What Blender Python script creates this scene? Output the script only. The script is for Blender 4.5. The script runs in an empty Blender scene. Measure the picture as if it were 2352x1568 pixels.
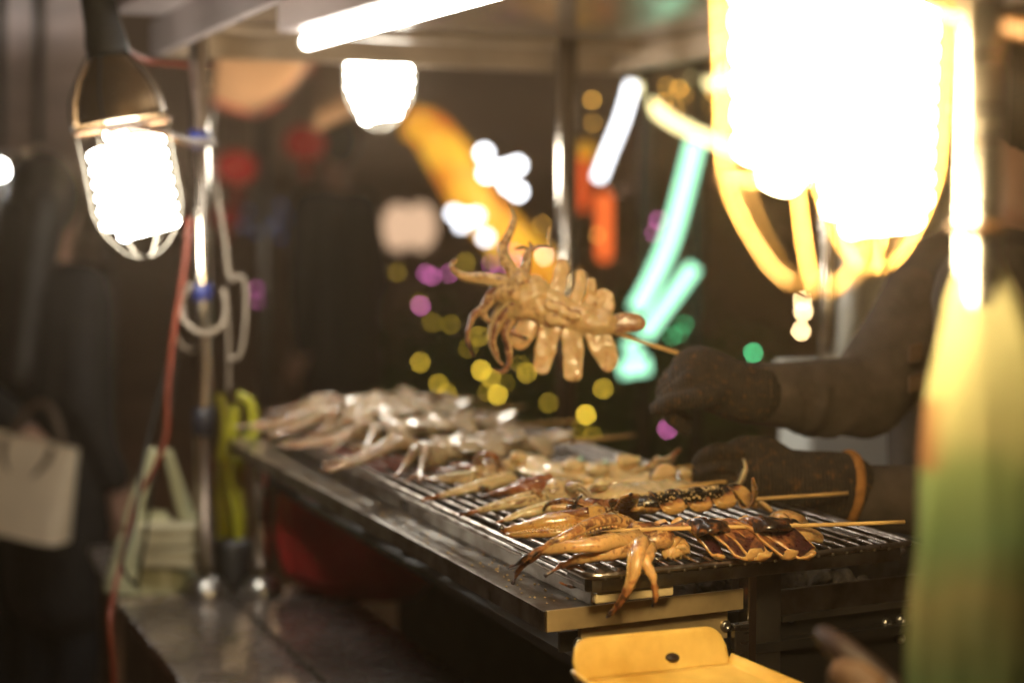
import bpy, math, random
from mathutils import Vector, Matrix, noise
R = random.Random(7)
scene = bpy.context.scene
COL = scene.collection

# ------------------------------------------------------------------ camera, sky, exposure
F, CX, CY, CZ = 3600.0, 1176.0, 784.0, 1.38
TH = math.atan(294 / 3600)
cam_d = bpy.data.cameras.new('camera')
cam = bpy.data.objects.new('camera', cam_d)
COL.objects.link(cam)
cam.location = (0, 0, CZ)
cam.rotation_euler = (math.pi / 2 - TH, 0, 0)
cam_d.sensor_width = 36
cam_d.lens = 36 * F / 2352
cam_d.clip_start, cam_d.clip_end = 0.02, 400
cam_d.dof.use_dof = True
cam_d.dof.focus_distance = 1.56
cam_d.dof.aperture_fstop = 2.0
scene.camera = cam

world = bpy.data.worlds.new('World')
scene.world = world
world.use_nodes = True
wb = world.node_tree.nodes['Background']
wb.inputs['Color'].default_value = (0.034, 0.022, 0.014, 1)      # night sky with city glow
wb.inputs['Strength'].default_value = 1.15
scene.view_settings.view_transform = 'Standard'
scene.view_settings.look = 'None'
scene.view_settings.exposure = 0.0
scene.view_settings.gamma = 1.0
scene.cycles.use_denoising = True
scene.cycles.use_adaptive_sampling = False
scene.cycles.sample_clamp_indirect = 6.0
scene.cycles.max_bounces = 8
scene.cycles.caustics_reflective = False
scene.cycles.caustics_refractive = False

# ------------------------------------------------------------------ geometry of the place
fw = Vector((0, math.cos(TH), -math.sin(TH)))
upv = Vector((0, math.sin(TH), math.cos(TH)))
rt = Vector((1, 0, 0))
HAZE = .0095
CAM = Vector((0, 0, CZ))
Z = Vector((0, 0, 1))

def ray(x, y): return fw + rt * ((x - CX) / F) + upv * ((CY - y) / F)
def at(x, y, d): return CAM + ray(x, y) * d
def onz(x, y, z):
    r = ray(x, y)
    return CAM + r * ((z - CZ) / r.z)

ZR = 1.043                                   # top of the grill rack
PHI = math.radians(23.98)                    # direction of the cart's short side
O = onz(1352, 1318, ZR)
UA = Vector((math.cos(PHI), math.sin(PHI), 0))
VA = Vector((-math.sin(PHI), math.cos(PHI), 0))
def G(a, b, z): return Vector((O.x, O.y, 0)) + UA * a + VA * b + Z * z
def rk(x, y, h=0.0): return onz(x, y, ZR + h)
def region(x0, y0, k): return lambda cx, cy: (x0 + k * cx, y0 + k * cy)
c4 = region(1119.7, 1091.0, .3296)
c5 = region(1004.9, 459.4, .2747)
c7 = region(918.7, 976.1, .29297)
c8 = region(1665.2, 918.7, .2014)

# ------------------------------------------------------------------ materials
def mat(name, col, rough=.5, metal=0.0, var=.2, scale=12.0, bump=0.0, bscale=60.0, emit=None, es=0.0, sss=0.0,
        trans=0.0, coat=0.0, stretch=(1, 1, 1), rvar=.12, col2=None, spec=.5, nee=True):
    m = bpy.data.materials.new(name)
    m.use_nodes = True
    nt = m.node_tree
    bs = nt.nodes['Principled BSDF']
    tc = nt.nodes.new('ShaderNodeTexCoord')
    mp = nt.nodes.new('ShaderNodeMapping')
    mp.inputs['Scale'].default_value = stretch
    nt.links.new(tc.outputs['Object'], mp.inputs['Vector'])
    nz = nt.nodes.new('ShaderNodeTexNoise')
    nz.inputs['Scale'].default_value = scale
    nz.inputs['Detail'].default_value = 5
    nt.links.new(mp.outputs['Vector'], nz.inputs['Vector'])
    cr = nt.nodes.new('ShaderNodeValToRGB')
    cr.color_ramp.elements[0].position = .3
    cr.color_ramp.elements[1].position = .7
    a = tuple(max(0, c * (1 - var)) for c in col) if col2 is None else col2
    b = tuple(min(1, c * (1 + var)) for c in col)
    cr.color_ramp.elements[0].color = (*a, 1)
    cr.color_ramp.elements[1].color = (*b, 1)
    nt.links.new(nz.outputs['Fac'], cr.inputs['Fac'])
    nt.links.new(cr.outputs['Color'], bs.inputs['Base Color'])
    mr = nt.nodes.new('ShaderNodeMapRange')
    mr.inputs['To Min'].default_value = max(.03, rough - rvar)
    mr.inputs['To Max'].default_value = min(1, rough + rvar)
    nz2 = nt.nodes.new('ShaderNodeTexNoise')
    nz2.inputs['Scale'].default_value = scale * 3.1
    nz2.inputs['Detail'].default_value = 4
    nt.links.new(mp.outputs['Vector'], nz2.inputs['Vector'])
    nt.links.new(nz2.outputs['Fac'], mr.inputs['Value'])
    nt.links.new(mr.outputs['Result'], bs.inputs['Roughness'])
    bs.inputs['Metallic'].default_value = metal
    bs.inputs['Specular IOR Level'].default_value = spec
    if bump:
        nb = nt.nodes.new('ShaderNodeTexNoise')
        nb.inputs['Scale'].default_value = bscale
        nb.inputs['Detail'].default_value = 3
        nt.links.new(mp.outputs['Vector'], nb.inputs['Vector'])
        bp = nt.nodes.new('ShaderNodeBump')
        bp.inputs['Strength'].default_value = bump
        bp.inputs['Distance'].default_value = .004
        nt.links.new(nb.outputs['Fac'], bp.inputs['Height'])
        nt.links.new(bp.outputs['Normal'], bs.inputs['Normal'])
    if sss:
        bs.inputs['Subsurface Weight'].default_value = sss
        bs.inputs['Subsurface Radius'].default_value = (.008, .004, .002)
        bs.inputs['Subsurface Scale'].default_value = 1.0
    if trans: bs.inputs['Transmission Weight'].default_value = trans
    if coat:
        bs.inputs['Coat Weight'].default_value = coat
        bs.inputs['Coat Roughness'].default_value = .12
    if emit:
        bs.inputs['Emission Color'].default_value = (*emit, 1)
        bs.inputs['Emission Strength'].default_value = es
        if not nee: m.cycles.emission_sampling = 'NONE'
    return m

def glow(name, col, s, nee=False):
    """A light source: pure emission."""
    m = bpy.data.materials.new(name)
    m.use_nodes = True
    nt = m.node_tree
    nt.nodes.remove(nt.nodes['Principled BSDF'])
    e = nt.nodes.new('ShaderNodeEmission')
    e.inputs['Color'].default_value = (*col, 1)
    e.inputs['Strength'].default_value = s
    nt.links.new(e.outputs['Emission'], nt.nodes['Material Output'].inputs['Surface'])
    m.cycles.emission_sampling = 'FRONT_BACK' if nee else 'NONE'
    return m

def knit(name, col, fleck):
    m = mat(name, col, .92, 0, .35, 60, .6, 220)
    nt = m.node_tree
    bs = nt.nodes['Principled BSDF']
    tc = nt.nodes['Texture Coordinate']
    w = nt.nodes.new('ShaderNodeTexWave')
    w.inputs['Scale'].default_value = 75
    w.inputs['Distortion'].default_value = 3
    w.inputs['Detail'].default_value = 2
    nt.links.new(tc.outputs['Object'], w.inputs['Vector'])
    nz = nt.nodes.new('ShaderNodeTexNoise')
    nz.inputs['Scale'].default_value = 130
    nt.links.new(tc.outputs['Object'], nz.inputs['Vector'])
    cr = nt.nodes.new('ShaderNodeValToRGB')
    cr.color_ramp.elements[0].position = .55
    cr.color_ramp.elements[1].position = .72
    nt.links.new(nz.outputs['Fac'], cr.inputs['Fac'])
    mx = nt.nodes.new('ShaderNodeMix')
    mx.data_type = 'RGBA'
    old = bs.inputs['Base Color'].links[0].from_socket
    nt.links.new(cr.outputs['Color'], mx.inputs[0])
    nt.links.new(old, mx.inputs[6])
    mx.inputs[7].default_value = (*fleck, 1)
    nt.links.new(mx.outputs[2], bs.inputs['Base Color'])
    mm = nt.nodes.new('ShaderNodeMix'); mm.data_type = 'RGBA'; mm.blend_type = 'MULTIPLY'; mm.inputs[0].default_value = 1
    rr_ = nt.nodes.new('ShaderNodeMapRange'); rr_.inputs['To Min'].default_value = .35; rr_.inputs['To Max'].default_value = 1.5
    nt.links.new(w.outputs['Fac'], rr_.inputs['Value']); nt.links.new(mx.outputs[2], mm.inputs[6]); nt.links.new(rr_.outputs[0], mm.inputs[7])
    nt.links.new(mm.outputs[2], bs.inputs['Base Color'])
    bp = nt.nodes.new('ShaderNodeBump')
    bp.inputs['Strength'].default_value = .8
    bp.inputs['Distance'].default_value = .002
    nt.links.new(w.outputs['Fac'], bp.inputs['Height'])
    nt.links.new(bp.outputs['Normal'], bs.inputs['Normal'])
    return m

def squid_mat(name, flesh, skin, char, rough=.3, wet=.35):
    """Flesh / purple skin / grill char, mixed by the painted pigment of the pieces plus noise."""
    m = bpy.data.materials.new(name)
    m.use_nodes = True
    nt = m.node_tree
    L = nt.links.new
    N = nt.nodes.new
    bs = nt.nodes['Principled BSDF']
    tc = N('ShaderNodeTexCoord')
    def nzn(sc, det=4):
        n = N('ShaderNodeTexNoise')
        n.inputs['Scale'].default_value = sc
        n.inputs['Detail'].default_value = det
        L(tc.outputs['Object'], n.inputs['Vector'])
        return n
    def math_(op, a, b):
        n = N('ShaderNodeMath')
        n.operation = op
        for i, q in enumerate((a, b)):
            if isinstance(q, (int, float)): n.inputs[i].default_value = q
            else: L(q, n.inputs[i])
        return n.outputs[0]
    def mixc(f, a, b):
        n = N('ShaderNodeMix')
        n.data_type = 'RGBA'
        L(f, n.inputs[0])
        for i, q in ((6, a), (7, b)):
            if isinstance(q, tuple): n.inputs[i].default_value = (*q, 1)
            else: L(q, n.inputs[i])
        return n.outputs[2]
    def ramp(x, a, b):
        n = N('ShaderNodeMapRange')
        n.interpolation_type = 'SMOOTHSTEP'
        n.inputs['From Min'].default_value = a
        n.inputs['From Max'].default_value = b
        L(x, n.inputs['Value'])
        return n.outputs['Result']
    n1, n2, n3 = nzn(45), nzn(170, 6), nzn(420, 3)
    ch, sk = N('ShaderNodeAttribute'), N('ShaderNodeAttribute')
    ch.attribute_name, sk.attribute_name = 'char', 'skin'
    fl = mixc(ramp(n1.outputs['Fac'], .35, .7), tuple(c * .82 for c in flesh), flesh)
    fl = mixc(ramp(n2.outputs['Fac'], .58, .75), fl, (flesh[0] * .8, flesh[1] * .55, flesh[2] * .4))
    sx = math_('ADD', sk.outputs['Fac'], math_('MULTIPLY', math_('SUBTRACT', n2.outputs['Fac'], .5), 1.1))
    c = mixc(ramp(sx, .35, .65), fl, mixc(ramp(n2.outputs['Fac'], .4, .65), skin, tuple(q * .45 for q in skin)))
    cx = math_('ADD', ch.outputs['Fac'], math_('MULTIPLY', math_('SUBTRACT', n1.outputs['Fac'], .5), 1.5))
    cx = math_('ADD', cx, math_('MULTIPLY', math_('SUBTRACT', n2.outputs['Fac'], .5), 1.0))
    c = mixc(ramp(cx, .22, .62), c, (.34, .135, .05))
    c = mixc(ramp(cx, .6, .95), c, char)
    L(c, bs.inputs['Base Color'])
    mr = N('ShaderNodeMapRange')
    mr.inputs['To Min'].default_value = rough - .14
    mr.inputs['To Max'].default_value = rough + .22
    L(n2.outputs['Fac'], mr.inputs['Value'])
    L(mr.outputs['Result'], bs.inputs['Roughness'])
    bs.inputs['Subsurface Weight'].default_value = .4
    bs.inputs['Subsurface Radius'].default_value = (.006, .003, .0015)
    bs.inputs['Subsurface Scale'].default_value = 1.0
    bs.inputs['Coat Weight'].default_value = wet
    bs.inputs['Coat Roughness'].default_value = .1
    bp = N('ShaderNodeBump')
    bp.inputs['Strength'].default_value = .35
    bp.inputs['Distance'].default_value = .0015
    L(math_('ADD', n2.outputs['Fac'], math_('MULTIPLY', n3.outputs['Fac'], .4)), bp.inputs['Height'])
    L(bp.outputs['Normal'], bs.inputs['Normal'])
    return m

M = {}
M['steel'] = mat('brushed steel', (.42, .40, .37), .3, 1, .15, 9, .08, 90, stretch=(1, 1, 5))
M['steel_dark'] = mat('dull dark steel', (.16, .145, .13), .38, .9, .3, 14, .12, 70)
M['lip'] = mat('greasy steel lip', (.30, .28, .25), .34, 1, .3, 22, .2, 60, col2=(.12, .085, .06))
M['pole'] = mat('polished steel tube', (.62, .56, .49), .2, 1, .12, 9, .04, 60)
M['counter'] = mat('scuffed steel counter', (.42, .365, .33), .27, .8, .2, 7, .1, 40, col2=(.24, .20, .18))
M['bar'] = mat('greasy rack wire', (.50, .46, .42), .32, 1, .4, 40, .2, 200, col2=(.14, .09, .06))
M['brass'] = mat('heat tinted steel', (.50, .36, .18), .45, .6, .3, 18, .1, 60)
M['black'] = mat('black enamel', (.018, .016, .015), .42, .2, .3, 10, .05, 60)
M['coal'] = mat('charcoal and ash', (.06, .05, .045), .95, 0, .6, 70, .8, 200, col2=(.012, .010, .009))
M['rubber'] = mat('black rubber', (.018, .016, .015), .6, 0, .3, 20)
M['shade'] = mat('bronze lamp shade', (.16, .095, .04), .42, .7, .35, 12)
M['wire'] = mat('cage wire', (.16, .14, .11), .45, .5, .2, 30)
M['orange_band'] = mat('orange plastic band', (.13, .058, .016), .55, 0, .2, 30)
M['porcelain'] = mat('cream lamp base', (.75, .68, .5), .4, 0, .1, 20)
M['cfl_cool'] = glow('cool spiral tube', (1, .96, .85), 60, True)
M['cfl_warm'] = glow('warm spiral tube', (1, .76, .39), 108, True)
M['tube'] = glow('fluorescent tube', (1, .97, .88), 16, True)
M['roof'] = mat('roof underside sheet', (.31, .22, .15), .20, .15, .2, 5, .04, 20, rvar=.06)
M['roof_frame'] = mat('roof frame', (.42, .31, .21), .4, .2, .2, 8)
M['fascia'] = mat('pale fascia', (.42, .35, .33), .4, .2, .12, 6)
M['orange_cable'] = mat('orange cable', (.20, .036, .016), .45, 0, .2, 30)
M['black_cable'] = mat('black cable', (.012, .012, .012), .5, 0, .2, 30)
M['white_cable'] = mat('dusty white cable', (.27, .215, .16), .5, 0, .2, 30)
M['blue_tape'] = mat('blue tape', (.02, .03, .16), .4, 0, .3, 40)
M['dark_tape'] = mat('dark tape', (.014, .014, .022), .4, 0, .3, 40)
M['skewer'] = mat('bamboo', (.62, .38, .13), .55, 0, .25, 30, .25, 120, stretch=(1, 1, 1), sss=.1)
M['sesame'] = mat('toasted sesame', (.66, .46, .2), .5, 0, .2, 50)
M['yellow_plastic'] = mat('yellow plastic', (.82, .56, .16), .36, 0, .16, 16, .12, 40, sss=.1, col2=(.58, .33, .06))
M['red_cloth'] = mat('red bag cloth', (.58, .03, .026), .6, 0, .3, 7, .3, 14)
M['lime'] = mat('lime plastic', (.42, .40, .02), .4, 0, .15, 14, sss=.2)
M['film'] = mat('thin milky plastic', (.50, .49, .30), .35, 0, .15, 10, .25, 12, trans=.0)
M['box'] = mat('takeaway box plastic', (.55, .50, .34), .4, 0, .15, 8)
M['sq_s1'] = squid_mat('purple skinned grilled squid', (.70, .41, .155), (.060, .017, .020), (.02, .010, .008), .27, .45)
M['sq_s2'] = squid_mat('sauced squid', (.70, .40, .13), (.10, .025, .02), (.012, .007, .004), .22, .6)
M['sq_pale'] = squid_mat('pale grilled squid', (.86, .66, .38), (.30, .10, .06), (.03, .014, .008), .22, .75)
M['sq_raw'] = squid_mat('pale wet squid', (.56, .43, .28), (.22, .11, .075), (.08, .04, .02), .18, .8)
M['sq_held'] = squid_mat('held squid', (.76, .50, .225), (.33, .12, .06), (.03, .014, .008), .34, .25)
M['skin'] = mat('human skin', (.45, .26, .18), .5, 0, .12, 20, .05, 150, sss=.15)
M['hair'] = mat('dark hair', (.016, .011, .008), .45, 0, .4, 60, .4, 160, stretch=(4, 4, .5))
M['sleeve'] = mat('brown grey fleece', (.070, .050, .038), .95, 0, .3, 26, .8, 60, stretch=(1, .5, 1))
M['vest'] = mat('dark apron', (.045, .034, .028), .85, 0, .25, 20, .3, 90)
M['coat'] = mat('black coat', (.013, .011, .011), .8, 0, .3, 14, .3, 60)
M['coat2'] = mat('charcoal coat', (.018, .015, .014), .8, 0, .3, 14, .3, 60)
M['trousers'] = mat('dark trousers', (.012, .012, .015), .85, 0, .3, 14)
M['shoe'] = mat('black shoe', (.01, .01, .01), .5)
M['eye'] = mat('eye', (.5, .48, .45), .2)
M['glove'] = knit('brown knit glove', (.034, .022, .014), (.12, .052, .015))
M['glove_hem'] = mat('orange glove hem', (.36, .15, .03), .85, 0, .25, 80, .6, 260)
M['bag'] = mat('cream tote', (.78, .64, .46), .6, 0, .08, 8, .1, 60)
M['bag_handle'] = mat('brown handle', (.10, .06, .035), .6)
M['ground'] = mat('trodden pavement', (.22, .13, .075), .62, 0, .4, 1.6, .3, 20)
M['awning'] = mat('dusty mauve awning', (.62, .50, .46), .55, 0, .2, 5)
M['cooler'] = mat('pale cool box plastic', (.80, .80, .74), .5, 0, .05, 6)
M['peach'] = mat('peach canopy cloth', (.50, .32, .20), .8, 0, .1, 4)
M['pink_hem'] = mat('pink hem', (.45, .15, .12), .7)
M['leaf'] = mat('dark leaves', (.045, .10, .022), .6, 0, .4, 5)
M['bark'] = mat('bark', (.06, .04, .025), .9, 0, .3, 20, .6, 40)
M['sheet'] = mat('pale plastic sheet', (.52, .50, .43), .3, 0, .1, 6, .4, 7)
M['wall'] = mat('grimy wall', (.10, .075, .058), .8, 0, .25, 2, .2, 10)
M['dark_wood'] = mat('stained wood', (.022, .010, .008), .5, 0, .3, 12, stretch=(1, 1, 6))
M['tan_wood'] = mat('tan bristles', (.085, .042, .018), .7, 0, .2, 60)
M['pot_grey'] = mat('grey tub', (.035, .033, .035), .5)
M['cream_enamel'] = mat('cream enamel', (.55, .42, .22), .4, 0, .2, 20)

# ------------------------------------------------------------------ mesh helpers
WM = {}
def world_m(o): return WM.get(o.name, Matrix.Identity(4))
def unit(v): return v / v.length if v.length > 1e-9 else Vector((0, 0, 1))

def resample(pts, n, *vals):
    """Catmull-Rom through the points; values run along with them."""
    P = [Vector(p) for p in pts]
    k = len(P)
    out, ov = [], [[] for _ in vals]
    for i in range(n):
        t = i / (n - 1) * (k - 1)
        j = min(int(t), k - 2)
        u = t - j
        p0, p1, p2, p3 = P[max(j - 1, 0)], P[j], P[j + 1], P[min(j + 2, k - 1)]
        out.append(.5 * ((2 * p1) + (p2 - p0) * u + (2 * p0 - 5 * p1 + 4 * p2 - p3) * u * u + (3 * p1 - p0 - 3 * p2 + p3) * u ** 3))
        for q, v in zip(ov, vals):
            w = i / (n - 1) * (len(v) - 1)
            a = min(int(w), len(v) - 2)
            q.append(v[a] + (v[a + 1] - v[a]) * (w - a))
    return (out, *ov)

class MB:
    def __init__(s): s.v, s.f, s.ch, s.sk = [], [], [], []
    def add(s, v, ch=0.0, sk=0.0):
        s.v.append(Vector(v)); s.ch.append(ch); s.sk.append(sk)
        return len(s.v) - 1
    def box(s, p0, ex, ey, ez):
        """Box from a corner with three edge vectors."""
        p0, ex, ey, ez = map(Vector, (p0, ex, ey, ez))
        i = [s.add(p0 + ex * a + ey * b + ez * c) for c in (0, 1) for b in (0, 1) for a in (0, 1)]
        for q in ((0, 2, 3, 1), (4, 5, 7, 6), (0, 1, 5, 4), (2, 6, 7, 3), (0, 4, 6, 2), (1, 3, 7, 5)):
            s.f.append([i[k] for k in q])
        return s
    def gbox(s, a0, a1, b0, b1, z0, z1): return s.box(G(a0, b0, z0), UA * (a1 - a0), VA * (b1 - b0), Z * (z1 - z0))
    def sphere(s, c, r, nu=10, nv=7, rz=None, m=None, ch=0.0, sk=0.0):
        c = Vector(c)
        rz = r if rz is None else rz
        rows = []
        for j in range(nv + 1):
            th = math.pi * j / nv
            row = []
            for i in range(nu if 0 < j < nv else 1):
                ph = 2 * math.pi * i / nu
                d = Vector((r * math.sin(th) * math.cos(ph), r * math.sin(th) * math.sin(ph), rz * math.cos(th)))
                row.append(s.add(c + (m @ d if m else d), ch, sk))
            rows.append(row)
        for j in range(nv):
            a, b = rows[j], rows[j + 1]
            for i in range(nu):
                k = (i + 1) % nu
                if len(a) == 1: s.f.append([a[0], b[i], b[k]])
                elif len(b) == 1: s.f.append([a[i], b[0], a[k]])
                else: s.f.append([a[i], b[i], b[k], a[k]])
        return s
    def loft(s, pts, rx, ry=None, side=None, up=Z, n=10, ch=0.0, sk=0.0, camber=0.0, power=2.0, rough=0.0, rs=60.0, flat=False):
        """Closed tube of elliptical rings. rx across (side), ry along the normal; camber bends the section into a gutter."""
        k = len(pts)
        rx = rx if isinstance(rx, (list, tuple)) else [rx] * k
        ry = rx if ry is None else (ry if isinstance(ry, (list, tuple)) else [ry] * k)
        rings = []
        prev = None
        flip = False
        if side is not None:
            acc = sum((side.cross(unit(pts[i + 1] - pts[i])).dot(up) for i in range(k - 1)))
            flip = acc < 0
        for i in range(k):
            t = unit(pts[min(i + 1, k - 1)] - pts[max(i - 1, 0)])
            if side is not None: sd = side - t * side.dot(t)
            elif prev is not None: sd = prev - t * prev.dot(t)
            else:
                sd = t.cross(up)
                if sd.length < .05: sd = t.cross(Vector((1, .3, .1)))
            sd = unit(sd)
            prev = sd
            nn = sd.cross(t)
            if flip: nn = -nn
            ring = []
            for j in range(n):
                a = 2 * math.pi * j / n
                ca, sa = math.cos(a), math.sin(a)
                if power != 2.0:
                    ca = math.copysign(abs(ca) ** (2 / power), ca)
                    sa = math.copysign(abs(sa) ** (2 / power), sa)
                p = pts[i] + sd * (ca * rx[i]) + nn * (sa * ry[i] + camber * ca * ca * rx[i])
                if rough: p = p + (sd * ca + nn * sa) * rough * noise.noise(p * rs)
                u = i / (k - 1)
                ring.append(s.add(p, ch(u, a) if callable(ch) else ch, sk(u, a) if callable(sk) else sk))
            rings.append(ring)
        for i in range(k - 1):
            for j in range(n):
                m_ = (j + 1) % n
                s.f.append([rings[i][j], rings[i][m_], rings[i + 1][m_], rings[i + 1][j]])
        s.f.append(list(reversed(rings[0])))
        s.f.append(rings[-1])
        return s
    def tube(s, pts, r, n=10, seg=None, **kw):
        pts = [Vector(p) for p in pts]
        r = r if isinstance(r, (list, tuple)) else [r] * len(pts)
        if seg: pts, r = resample(pts, seg, r)
        return s.loft(pts, list(r), n=n, **kw)
    def cap(s, a, b, r0, r1=None, n=12):
        """Tapered capsule with round ends."""
        a, b = Vector(a), Vector(b)
        r1 = r0 if r1 is None else r1
        t = unit(b - a)
        pts, rr = [], []
        for q in (-1, -.9, -.7, -.35): pts.append(a + t * (q * r0 * .999)); rr.append(max(r0 * math.sqrt(1 - q * q), r0 * .05))
        pts.append(a); rr.append(r0); pts.append(b); rr.append(r1)
        for q in (.35, .7, .9, 1): pts.append(b + t * (q * r1)); rr.append(max(r1 * math.sqrt(1 - q * q), r1 * .05))
        return s.loft(pts, rr, n=n)
    def lathe(s, c, prof, n=20, axis=Z, sx=1.0):
        """Profile (radius, height) turned about an axis at c."""
        c, axis = Vector(c), unit(Vector(axis))
        e1 = axis.cross(Vector((0, 1, 0)) if abs(axis.y) < .9 else Vector((1, 0, 0)))
        e1 = unit(e1); e2 = axis.cross(e1)
        rings = [[s.add(c + axis * h + (e1 * math.cos(2 * math.pi * j / n) * sx + e2 * math.sin(2 * math.pi * j / n)) * max(r, 1e-4)) for j in range(n)] for r, h in prof]
        for a, b in zip(rings, rings[1:]):
            for j in range(n): s.f.append([a[j], a[(j + 1) % n], b[(j + 1) % n], b[j]])
        return s
    def grid(s, fn, nu, nv, thick=0.0):
        """Sheet fn(u, v); with thick it becomes a closed slab along its normals."""
        def sheet(off):
            q = [[None] * (nv + 1) for _ in range(nu + 1)]
            for i in range(nu + 1):
                for j in range(nv + 1):
                    u, v = i / nu, j / nv
                    p = Vector(fn(u, v))
                    if off:
                        e = 1e-3
                        du = Vector(fn(min(u + e, 1), v)) - Vector(fn(max(u - e, 0), v))
                        dv = Vector(fn(u, min(v + e, 1))) - Vector(fn(u, max(v - e, 0)))
                        p = p - unit(du.cross(dv)) * off
                    q[i][j] = s.add(p)
            return q
        a = sheet(0)
        for i in range(nu):
            for j in range(nv): s.f.append([a[i][j], a[i + 1][j], a[i + 1][j + 1], a[i][j + 1]])
        if thick:
            b = sheet(thick)
            for i in range(nu):
                for j in range(nv): s.f.append([b[i][j], b[i][j + 1], b[i + 1][j + 1], b[i + 1][j]])
            for i in range(nu):
                s.f.append([a[i][0], b[i][0], b[i + 1][0], a[i + 1][0]])
                s.f.append([a[i][nv], a[i + 1][nv], b[i + 1][nv], b[i][nv]])
            for j in range(nv):
                s.f.append([a[0][j], a[0][j + 1], b[0][j + 1], b[0][j]])
                s.f.append([a[nu][j], b[nu][j], b[nu][j + 1], a[nu][j + 1]])
        return s
    def build(s, name, material, parent=None, smooth=True, loc=None, remesh=0.0, soft=0, bevel=0.0):
        base = world_m(parent) if parent else Matrix.Identity(4)
        if parent is None:
            if loc is None:
                xs = [v.x for v in s.v]; ys = [v.y for v in s.v]
                loc = Vector(((min(xs) + max(xs)) / 2, (min(ys) + max(ys)) / 2, min(v.z for v in s.v)))
            base = Matrix.Translation(loc)
        inv = base.inverted()
        me = bpy.data.meshes.new(name)
        me.from_pydata([inv @ v for v in s.v], [], s.f)
        if any(s.ch) or any(s.sk):
            me.attributes.new('char', 'FLOAT', 'POINT').data.foreach_set('value', s.ch)
            me.attributes.new('skin', 'FLOAT', 'POINT').data.foreach_set('value', s.sk)
        me.materials.append(material)
        if smooth:
            me.polygons.foreach_set('use_smooth', [True] * len(me.polygons))
        me.update()
        o = bpy.data.objects.new(name, me)
        COL.objects.link(o)
        if parent: o.parent = parent; WM[o.name] = base.copy()
        else: o.location = base.translation; WM[o.name] = base.copy()
        if remesh:
            r = o.modifiers.new('remesh', 'REMESH'); r.mode = 'VOXEL'; r.voxel_size = remesh; r.use_smooth_shade = True
        if soft:
            q = o.modifiers.new('soft', 'SMOOTH'); q.iterations = soft; q.factor = .5
        if bevel:
            b = o.modifiers.new('bevel', 'BEVEL'); b.width = bevel; b.segments = 2; b.limit_method = 'ANGLE'
        return o

def tag(o, label=None, cat=None, group=None, kind=None):
    if label: o['label'] = label
    if cat: o['category'] = cat
    if group: o['group'] = group
    if kind: o['kind'] = kind
    return o

def thing(name, label, cat, loc, group=None):
    o = bpy.data.objects.new(name, None)
    o.empty_display_size = .05
    COL.objects.link(o)
    o.location = loc
    WM[o.name] = Matrix.Translation(Vector(loc))
    return tag(o, label, cat, group)

def place(me_obj, name, pos, parent):
    """Another copy of a small piece (shares its mesh data)."""
    c = me_obj.copy()
    COL.objects.link(c)
    c.name = name
    c.parent = parent
    c.location = world_m(parent).inverted() @ Vector(pos)
    return c

# ------------------------------------------------------------------ ground and distance
g = MB()
g.f.append([g.add((-120, -40, 0)), g.add((120, -40, 0)), g.add((120, 200, 0)), g.add((-120, 200, 0))])
tag(g.build('ground', M['ground'], smooth=False), kind='structure')

bl = thing('market_building', 'long dark building closing the market behind the stalls', 'building', (0, 90, 0))
w = MB().box((-42, 90, 0), (84, 0, 0), (0, 4, 0), (0, 0, 3.3)); w.build('wall', M['wall'], bl, smooth=False)
w = MB().box((-42.5, 89.6, 3.302), (85, 0, 0), (0, 5, 0), (0, 0, .3)); w.build('roof', M['black'], bl, smooth=False)
for k in range(12):
    x = -40 + k * 6.8
    w = MB().box((x, 89.95, .6), (1.7, 0, 0), (0, .1, 0), (0, 0, 1.9)); s_ = w.build('shutter', M['steel_dark'], bl, smooth=False)

# ------------------------------------------------------------------ the cart: counter, poles, roof
cart = thing('food_cart', 'steel street food cart with counter, tube poles and low flat roof', 'food cart', G(0, .7, 0))
def panel(name, a0, a1, b0, b1, z0, z1, m, par, bevel=.002):
    return MB().gbox(a0, a1, b0, b1, z0, z1).build(name, m, par, smooth=False, bevel=bevel)
panel('counter_panel', -.222, -.050, .22, 1.24, .735, .753, M['counter'], cart)
panel('counter_panel', -.043, .133, .22, 1.24, .735, .753, M['counter'], cart)
panel('counter_apron', -.218, .13, .225, 1.235, .62, .733, M['steel_dark'], cart)
panel('lower_shelf', -.21, .13, .25, 1.22, .28, .30, M['steel_dark'], cart)
for a in (-.21, .10):
    for b in (.24, 1.19): panel('leg', a, a + .03, b, b + .03, 0, .62, M['steel_dark'], cart)

def pole(a, b, z0, z1, r, flange=True):
    p = MB().tube([G(a, b, z0), G(a, b, (z0 + z1) / 2), G(a, b, z1)], r, 24).build('pole', M['pole'], cart)
    if flange:
        f = MB().lathe(G(a, b, z0), [(0, .001), (.034, .001), (.036, .006), (.034, .014), (.026, .028), (r + .001, .034)], 28)
        f.build('flange', M['steel'], p)
    return p
p1 = pole(-.083, 1.223, .753, 1.688, .0155)
p2 = pole(.003, 1.202, .753, .985, .0135)
for py_, z_ in ((322, 0), (668, 0)):
    c = at(470, py_, 2.555); c = Vector((G(-.083, 1.223, 0).x, G(-.083, 1.223, 0).y, c.z))
    MB().lathe(c, [(.0157, -.014), (.0175, -.013), (.018, 0), (.0172, .012), (.0157, .013)], 20).build('tape_band', M['blue_tape'], p1)
c = at(470, 965, 2.555); c = Vector((G(-.083, 1.223, 0).x, G(-.083, 1.223, 0).y, c.z))
MB().lathe(c, [(.0157, -.024), (.0185, -.022), (.019, 0), (.0185, .02), (.0157, .022)], 20).build('tape_band', M['dark_tape'], p1)
q = at(1300, 784, 2.86); qa, qb = (q - O).dot(UA), (q - O).dot(VA)
pole(qa, qb, .75, 1.688, .019, False)
q = at(1900, 784, 2.45); qa4, qb4 = (q - O).dot(UA), (q - O).dot(VA)
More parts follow.
